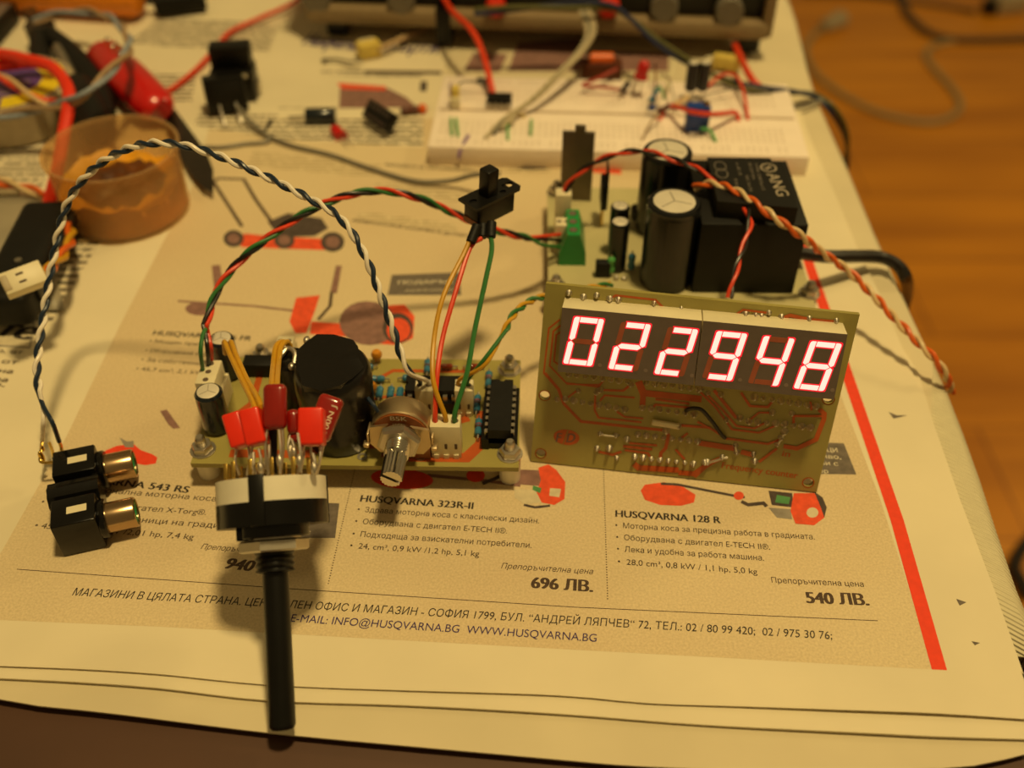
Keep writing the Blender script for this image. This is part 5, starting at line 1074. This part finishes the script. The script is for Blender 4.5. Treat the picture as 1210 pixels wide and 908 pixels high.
# loose parts on the newspaper
m = T(*P(379, 137, .32)) @ R(4, 'Z') @ R(90, 'Y'); cp = thing('capacitor', 'dark blue axial capacitor lying on the newspaper left of the black strip', 'capacitor', m)
MB().lathe([(0, -.65), (.3, -.65), (.33, -.6), (.33, .4), (.29, .47), (.33, .54), (.33, .6), (.3, .65), (0, .65)], 24).build('can', 'cap_sleeve_blue', cp); MB().tube([(0, 0, -.6), (.02, 0, -1.4)], .05, 6).build('lead', 'steel', cp)
m = T(*P(449, 150, .1)) @ R(-50, 'Z') @ R(52, 'X'); st = thing('chip_socket', 'black chip socket tilted on the newspaper by the breadboard', 'socket', m)
sb = MB().box((0, .42, .25), (1.75, .82, .42), .03).build('body', 'black_plastic', st)
MB().box((0, .42, .462), (1.6, .06, .01)).build('groove', 'cap_stripe', sb)
for s_ in (-1, 1):
    for k in range(7): MB().box((-.69 + .23 * k, .42 + s_ * .22, .463), (.09, .12, .008)).build('contact', 'face_grey', sb)
m = T(*P(487, 130, .2)); pt = thing('resistor', 'dark resistor with an orange end beside the breadboard end', 'resistor', m @ R(15, 'Z')); resistor(pt, (-.5, 0, 0), (.3, 0, 0), .17, 'band_brown', ('ceramic_orange',)); MB().sphere((.45, 0, 0), .22).build('orange_end', 'orange_wire', pt)
p = P(710, 84, .5); orr = thing('component', 'orange topped dark component behind the white breadboard', 'component', T(p.x, p.y, 0)); MB().box((0, 0, .5), (1.9, .8, 1.0), .1).build('base', 'band_brown', orr); MB().cyl((-.55, 0, 1.1), (.55, 0, 1.1), .28, bev=.08).build('coil', 'orange_wire', orr)

# two black connectors with pins
m = T(*P(281, 112, 0)) @ R(4, 'Z'); dc = thing('power_socket', 'black boxy power socket standing on the newspaper behind its twin', 'socket', m)
mb = MB().box((0, 0, .7), (1.9, 1.3, 1.3), .06).box((0, .2, 1.75), (1.75, .85, 1.1), .05); mb.build('housing', 'black_plastic', dc); MB().box((.5, -.66, 1.2), (.45, .06, .16)).build('contact', 'cream_plastic', dc)
MB().box((1.0, .1, .35), (.1, .5, .5), .02).build('side_tab', 'steel', dc)
m = T(*P(271, 133, 0)) @ R(18, 'Z'); dc2 = thing('power_socket', 'black boxy power socket in front, tilted with two bare pins toward the viewer', 'socket', m)
mb = MB(R(-12, 'X')).box((0, .1, .85), (1.75, 1.0, 1.5), .08); mb.build('housing', 'black_plastic', dc2); MB(R(-12, 'X')).box((.1, -.41, 1.0), (1.2, .04, .7), .01).build('front_plate', 'black_matt', dc2)
for x_ in (-.35, .35): MB().tube([(x_, -.2, .55), (x_ + .02, -.9, .35), (x_ + .05, -1.3, .1)], .07, 6).build('pin', 'steel', dc2)
wire('wire', 'dark grey wire trailing from the black power sockets to behind the slide switch', 'wire', [P(282, 128, .5), P(298, 146, .3), P(316, 160, .15), P(345, 172, .12), P(390, 183, .1), P(440, 200, .1), P(490, 214, .15), P(530, 214, .3), P(560, 207, .8), P(590, 205, 1.2)], .1, 'grey_wire')
wire('wire', 'faint dark lead from the power sockets lying short beside the cup', 'wire', [P(300, 146, .3), P(318, 166, .12), P(290, 170, .1), P(262, 174, .1), P(240, 174, .1)], .08, 'grey_wire')
wire('wire', 'thin orange red wire running from the instrument past the power sockets', 'wire', [P(372, -20, .3), P(345, 4, .3), P(310, 20, .25), P(272, 38, .2), P(256, 56, .2), P(232, 82, .15), P(205, 104, .12), P(188, 112, .12)], .12, 'red_wire')

# cup of rosin
cb = P(153, 249, 0); cup = thing('plastic_cup', 'cloudy plastic cup with amber rosin stuck inside', 'cup', T(cb.x, cb.y, 0))
CH, RT, RBm = 2.75, 2.4, 2.28
MB().lathe([(0, 0), (RBm - .1, 0), (RBm, .1), (RT - .05, CH - .15), (RT + .06, CH - .1), (RT + .06, CH), (RT - .06, CH), (RT - .1, CH - .12), (RBm - .08, .16), (0, .12)], 48).build('wall', 'cup_plastic', cup)
vs = []; fs = []; NR, NA = 9, 40
for i in range(NR):
    r_ = (RBm - .04) * i / (NR - 1)
    for j in range(NA):
        a_ = 2 * math.pi * j / NA; hh = 1.15 + .3 * (i / (NR - 1)) ** 4 * (.6 + .4 * math.sin(3 * a_ + 1)) + .16 * math.sin(5 * r_ * math.cos(a_) + 1) * math.sin(4 * r_ * math.sin(a_)) + random.uniform(-.12, .12) * (i < NR - 1); vs.append((r_ * math.cos(a_), r_ * math.sin(a_), hh if i else 1.05))
for i in range(NR - 1):
    for j in range(NA): fs.append([i * NA + j, (i + 1) * NA + j, (i + 1) * NA + (j + 1) % NA, i * NA + (j + 1) % NA])
mb = MB().add(vs, fs); k = len(vs); low = [((RBm - .1 - .0) * math.cos(2 * math.pi * j / NA), (RBm - .1) * math.sin(2 * math.pi * j / NA), .17) for j in range(NA)]
mb.add([vs[(NR - 1) * NA + j] for j in range(NA)] + low, [[j, NA + j, NA + (j + 1) % NA, (j + 1) % NA] for j in range(NA)] + [[NA + j for j in range(NA)]])
mb.mi = [1 if i < (NR - 3) * NA else 0 for i in range(len(mb.f))]; rosin = mb.build('rosin', ['amber', 'amber_dark'], cup, ang=70)

# knife, pliers, tin, cables on the left
k0, k1 = P(122, 62, .9), P(186, 128, .8); kd = (k1 - k0).normalized(); KM = frame((k0 + k1) / 2, kd, Vector((-kd.y, kd.x, 0))); KL = (k1 - k0).length
kn = thing('knife', 'red handled knife whose dark blade passes behind the cup', 'knife', KM)
MB().lathe([(0, -KL / 2 - .5), (.5, -KL / 2 - .4), (.85, -KL / 2 + .2), (.95, 0), (.9, KL / 2 - .4), (.7, KL / 2 + .1), (.3, KL / 2 + .35), (0, KL / 2 + .4)], 24, R(90, 'Y') @ Matrix.Diagonal((.75, 1.0, 1, 1))).build('handle', 'red_plastic', kn)
mb = MB(KM.inverted()); pr = [(190, 132), (206, 128), (226, 155), (244, 180), (252, 200), (252, 228), (240, 222), (225, 205), (205, 172)]; n = len(pr)
mb.add([P(x, y, .35) for x, y in pr] + [P(x, y, .27) for x, y in pr], [list(range(n)), list(range(n, 2 * n))[::-1]] + [[i, (i + 1) % n, n + (i + 1) % n, n + i] for i in range(n)]); mb.build('blade', 'blade_dark', kn)
MB(KM.inverted()).cyl(P(186, 128, .75), P(200, 138, .4), .62, .4).build('bolster', 'dark_red_cap', kn)
for k in range(3):
    p = KM.inverted() @ P(127 + 7 * k, 47 + 8 * k, 1.75); MB().sphere(p, .12).build('rivet', 'chrome', kn)
m0, m1 = P(52, 42, .8), P(112, 142, .8); PM = frame(m0, (m1 - m0), Vector((0, 0, 1)).cross(m1 - m0)); pl_ = thing('pliers', 'black handled pliers lying between the tin and the red knife', 'pliers', PM); LP_ = (m1 - m0).length
for s_ in (-1, 1): MB().tube(smooth([(0, .25 * s_, 0), (LP_ * .3, .7 * s_, 0), (LP_ * .7, .85 * s_, 0), (LP_ * 1.0, .5 * s_, 0)], .3), lambda t: .42 + .1 * math.sin(math.pi * t), 12).build('handle', 'black_matt', pl_)
MB().cyl((-.6, 0, -.3), (-.6, 0, .35), .7).box((-2.0, .0, 0), (2.6, .7, .5), .15).build('jaw', 'blade_dark', pl_); MB().box((LP_ * .5, 0, .1), (LP_ * .5, .3, .12), .05).build('spring_leaf', 'steel', pl_)
m0, m1 = P(30, 55, .5), P(92, 150, .5); q = P(95, 135, .7)
sd = thing('screwdriver', 'dark screwdriver beside the pliers, half hidden by the cables', 'screwdriver', frame(P(70, 60, 1.0), P(118, 158, 1.0) - P(70, 60, 1.0), Vector((1, 0, 0)))); L_ = (P(118, 158, 1.0) - P(70, 60, 1.0)).length
MB(R(90, 'Y')).lathe([(0, L_ * .45), (.5, L_ * .45), (.75, L_ * .5), (.8, L_ * .75), (.7, L_ * .98), (.4, L_ * 1.02), (0, L_ * 1.03)], 16).build('handle', 'black_matt', sd); MB(R(90, 'Y')).lathe([(0, -.5), (.2, -.5), (.26, 0), (.26, L_ * .46), (0, L_ * .46)], 14).build('shank', 'steel', sd)
tc_ = P(22, 140, 0); tin = thing('tin', 'round low tin with a yellow and violet label on its lid', 'tin', T(tc_.x, tc_.y, 0))
MB().lathe([(0, 0), (2.6, 0), (2.75, .1), (2.75, 1.6), (2.6, 1.7), (0, 1.7)], 48).build('body', 'tin_beige', tin)
lab = MB().lathe([(0, 1.705), (2.5, 1.705), (2.5, 1.71)], 48).build('label', 'label_violet', tin)
mb = MB(); vs = []
for i in range(25):
    a_ = math.radians(-75 + 205 * i / 24); vs += [(1.5 * math.cos(a_), 1.5 * math.sin(a_), 1.715), (2.45 * math.cos(a_), 2.45 * math.sin(a_), 1.715)]
mb.add(vs, [[2 * i, 2 * i + 1, 2 * i + 3, 2 * i + 2] for i in range(24)]); mb.build('label_arc', 'label_yellow', lab)
mb = MB()
for k in range(4): mb.ribbon([(-1.6 + .2 * k, -.9 + .38 * k), (.6 + .15 * k, -1.1 + .38 * k)], .1, 1.716)
mb.build('label_stripe', 'label_grey', lab)
wire('cable', 'thick red cable bending down beside the cup', 'cable', [P(-60, 62, 2.6), P(0, 64, 2.8), P(30, 70, 3.0), P(62, 80, 3.0), P(80, 104, 2.8), P(80, 130, 2.4), P(74, 165, 1.8), P(68, 200, 1.2), P(60, 232, .6), P(52, 262, .35)], .25, 'red_cable')
wire('cable', 'thick red cable passing flat behind the bending one', 'cable', [P(-60, 84, 2.2), P(0, 78, 2.3), P(40, 74, 2.3), P(64, 80, 2.2)], .25, 'red_cable')
twisted('twisted_cable', 'thin red and cream pair crossing the tin lid', 'cable', [P(-30, 78, 2.2), P(0, 90, 2.2), P(28, 107, 2.1), P(52, 120, 1.9), P(66, 122, 1.6)], [('strand', 'red_wire'), ('strand', 'cream_wire')], .1, 5)
twisted('twisted_cable', 'grey blue and pale twisted cable looping over the red knife', 'cable', [P(-60, 146, 1.6), P(0, 137, 1.8), P(40, 130, 2.0), P(78, 122, 2.6), P(100, 112, 3.0), P(122, 92, 3.2), P(142, 72, 3.2), P(153, 56, 3.0), P(148, 38, 2.6), P(132, 22, 2.2), P(105, 14, 1.8), P(70, 16, 1.5), P(40, 26, 1.2)], [('strand', 'greyblue_wire'), ('strand', 'pale_brown_wire')], .11, 5)
# black tool handle with white plug and orange lead
h0, h1 = P(62, 252, .9), P(4, 372, .9); HM = frame((h0 + h1) / 2, h1 - h0, Vector((1, 0, 0))); HL = (h1 - h0).length
bt = thing('tool_handle', 'black flat tool handle at the left edge in front of the cup', 'tool', HM)
MB().box((0, 0, 0), (HL, 1.75, 1.3), .35, seg=4).build('grip', 'black_matt', bt); MB().box((-.2, .95, .1), (HL * .8, .12, .5), .03).build('toothed_edge', 'cap_stripe', bt); MB().cyl((.9, .1, .62), (.9, .1, .7), .12).build('screw', 'steel', bt)
bgp = thing('plastic_bag', 'grey translucent plastic bag at the left edge under the black handle', 'bag', T(*P(-10, 290, 0)))
vs = []; n1, n2 = 10, 8; A_, B_, C_ = P(-90, 235, 0), P(45, 232, 0), P(-60, 372, 0)
for i in range(n1):
    for j in range(n2):
        u, v = i / (n1 - 1), j / (n2 - 1); q = A_ + (B_ - A_) * u * (1 - .12 * v) + (C_ - A_) * v; q.z = .05 + .45 * math.sin(math.pi * min(1, v * 1.05)) * math.sin(math.pi * (.08 + .84 * u)) + .08 * math.sin(u * 9) * math.sin(v * 7) ; vs.append(q)
mb = MB(T(*-P(-10, 290, 0))).add(vs, [[i * n2 + j, (i + 1) * n2 + j, (i + 1) * n2 + j + 1, i * n2 + j + 1] for i in range(n1 - 1) for j in range(n2 - 1)]); sh_ = mb.build('film', 'grey_bag', bgp, ang=80); md = sh_.modifiers.new('thick', 'SOLIDIFY'); md.thickness = .0003
q = [Vector(A_) + (Vector(B_) - A_) * t for t in (.15, .5, .85)]
MB(T(*-P(-10, 290, 0))).tube(smooth([Vector((p.x, p.y, .2)) for p in q], .3), .12, 6).build('seam', 'tin_beige', bgp)
h0, h1 = D(4, 340, 30.5), D(52, 322, 31.0); m = frame((h0 + h1) / 2, h1 - h0, Vector((0, 1, .6))); WL = (h1 - h0).length
cw = thing('connector', 'white two-slot plug with an orange lead lying on the black tool handle', 'plug', m)
MB().box((0, 0, 0), (WL, .72, .5), .04).build('housing', 'cream_plastic', cw)
for y_ in (-.12, .14): MB().box((-.05, y_, .251), (.22, .07, .01)).build('latch_slot', 'hole_dark', cw)
MB().box((-WL * .42, 0, .2), (.22, .5, .14), .02).build('rib', 'tin_beige', cw)
twisted('twisted_cable', 'orange and yellow pair leaving the white plug toward the cup', 'cable', [D(54, 320, 31.1), D(66, 312, 32.4), D(78, 296, 33.6), D(84, 282, 34.8), D(82, 268, 36.0), D(76, 260, 36.8)], [('strand', 'orange_wire'), ('strand', 'yellow_wire')], .1, 3)
twisted('twisted_cable', 'orange and cream pair at the left edge leading to the red cable end', 'cable', [P(-40, 208, .5), P(0, 215, .4), P(20, 219, .4), P(40, 226, .35), P(54, 232, .3)], [('strand', 'orange_wire'), ('strand', 'cream_wire')], .11, 3)
# orange bar and black things at the top left
o0, o1 = P(-120, -22, 1.1), P(166, -4, 1.1); om = frame((o0 + o1) / 2, o1 - o0, Vector((0, 1, 0))); OL = (o1 - o0).length
ob = thing('orange_tool', 'thick orange rod shaped handle at the top left', 'tool', om); MB(R(90, 'Y')).lathe([(0, -OL / 2), (1.0, -OL / 2), (1.0, OL / 2 - .5), (.85, OL / 2 - .12), (.6, OL / 2), (0, OL / 2)], 28).build('grip', 'orange_plastic', ob); MB(R(90, 'Y')).lathe([(1.0, -1.2), (1.03, -1.1), (1.03, -.7), (1.0, -.6)], 28).build('collar', 'orange_wire', ob)
p = P(215, 14, 0); blk = thing('clamp', 'black clip beside the end of the orange handle', 'clip', T(p.x, p.y, 0) @ R(20, 'Z')); MB().box((0, 0, .5), (2.6, 1.1, .9), .2).build('body', 'black_matt', blk); MB().tube([(-1.2, .3, .6), (-2.2, .6, .8), (-2.8, .5, .4)], .2, 8).build('lever', 'black_plastic', blk); MB().sphere((.9, -.2, .98), .22).build('rivet', 'jumper_green', blk)
p = P(2, 40, 0); bx2 = thing('dark_box', 'low dark box under the orange handle at the left edge', 'box', T(p.x - 2.2, p.y, 0)); MB().box((0, 0, .45), (5.2, 3.2, .9), .08).build('body', 'black_matt', bx2); MB().box((0, 0, .92), (4.9, 2.9, .06), .02).build('lid', 'face_grey', bx2)

# things on the floor beyond the table
ZF = -75
def F(px, py, h=0.0): return P(px, py, ZF + h)
fc = thing('floor_cable', 'pale cable with a plug looping over the wooden floor', 'cable', T(*F(1000, 20, .4)))
MB(T(*-F(1000, 20, .4))).tube(smooth([F(975, 30, .6), F(958, 46, .5), F(952, 62, .4), F(962, 85, .4), F(985, 105, .4), F(1020, 126, .4), F(1060, 140, .4), F(1100, 145, .4), F(1125, 138, .4), F(1135, 124, .4), F(1124, 104, .4), F(1104, 82, .4), F(1094, 66, .4), F(1104, 54, .4), F(1140, 46, .4)], 2), .62, 10).build('lead', 'floor_cable', fc)
MB(T(*-F(1000, 20, .4))).cyl(F(973, 32, 1.2), F(994, 23, 1.2), 1.5, 2.2, bev=.2).build('plug', 'tin_beige', fc)
wire('floor_cable', 'dark cable curving across the floor toward the adapter', 'cable', [F(1060, -40, .5), F(1066, 0, .5), F(1075, 20, .5), F(1095, 38, .5), F(1125, 47, .5), F(1165, 48, .5), F(1230, 46, .5), F(1300, 44, .5)], .95, 'floor_cable_dark')
wire('floor_cable', 'thin dark cable at the top of the floor leading to the adapter', 'cable', [F(950, -8, .4), F(1020, -6, .4), F(1090, 4, .4), F(1130, 10, .4), F(1152, 14, .6)], .6, 'floor_cable_dark')
p = F(1186, 12, 0); ad = thing('mains_adapter', 'pale mains adapter lying on the floor at the top right corner', 'adapter', T(*p) @ R(12, 'Z')); MB().box((0, 0, 2), (7.5, 6, 4), .5).build('body', 'tin_beige', ad); MB().box((-4.6, -1, 1.5), (3.0, 3.2, 3), .5).build('plug', 'black_plastic', ad); MB().cyl((1.2, 0, 4), (1.2, 0, 4.06), 1.6).build('face', 'cream_plastic', ad)
wire('floor_cable', 'black cable beside the table at the right margin', 'cable', [F(1215, 705, 1.0), F(1205, 685, 1.0), F(1199, 668, .9), F(1215, 640, .8), F(1260, 600, .8)], .8, 'black_wire')
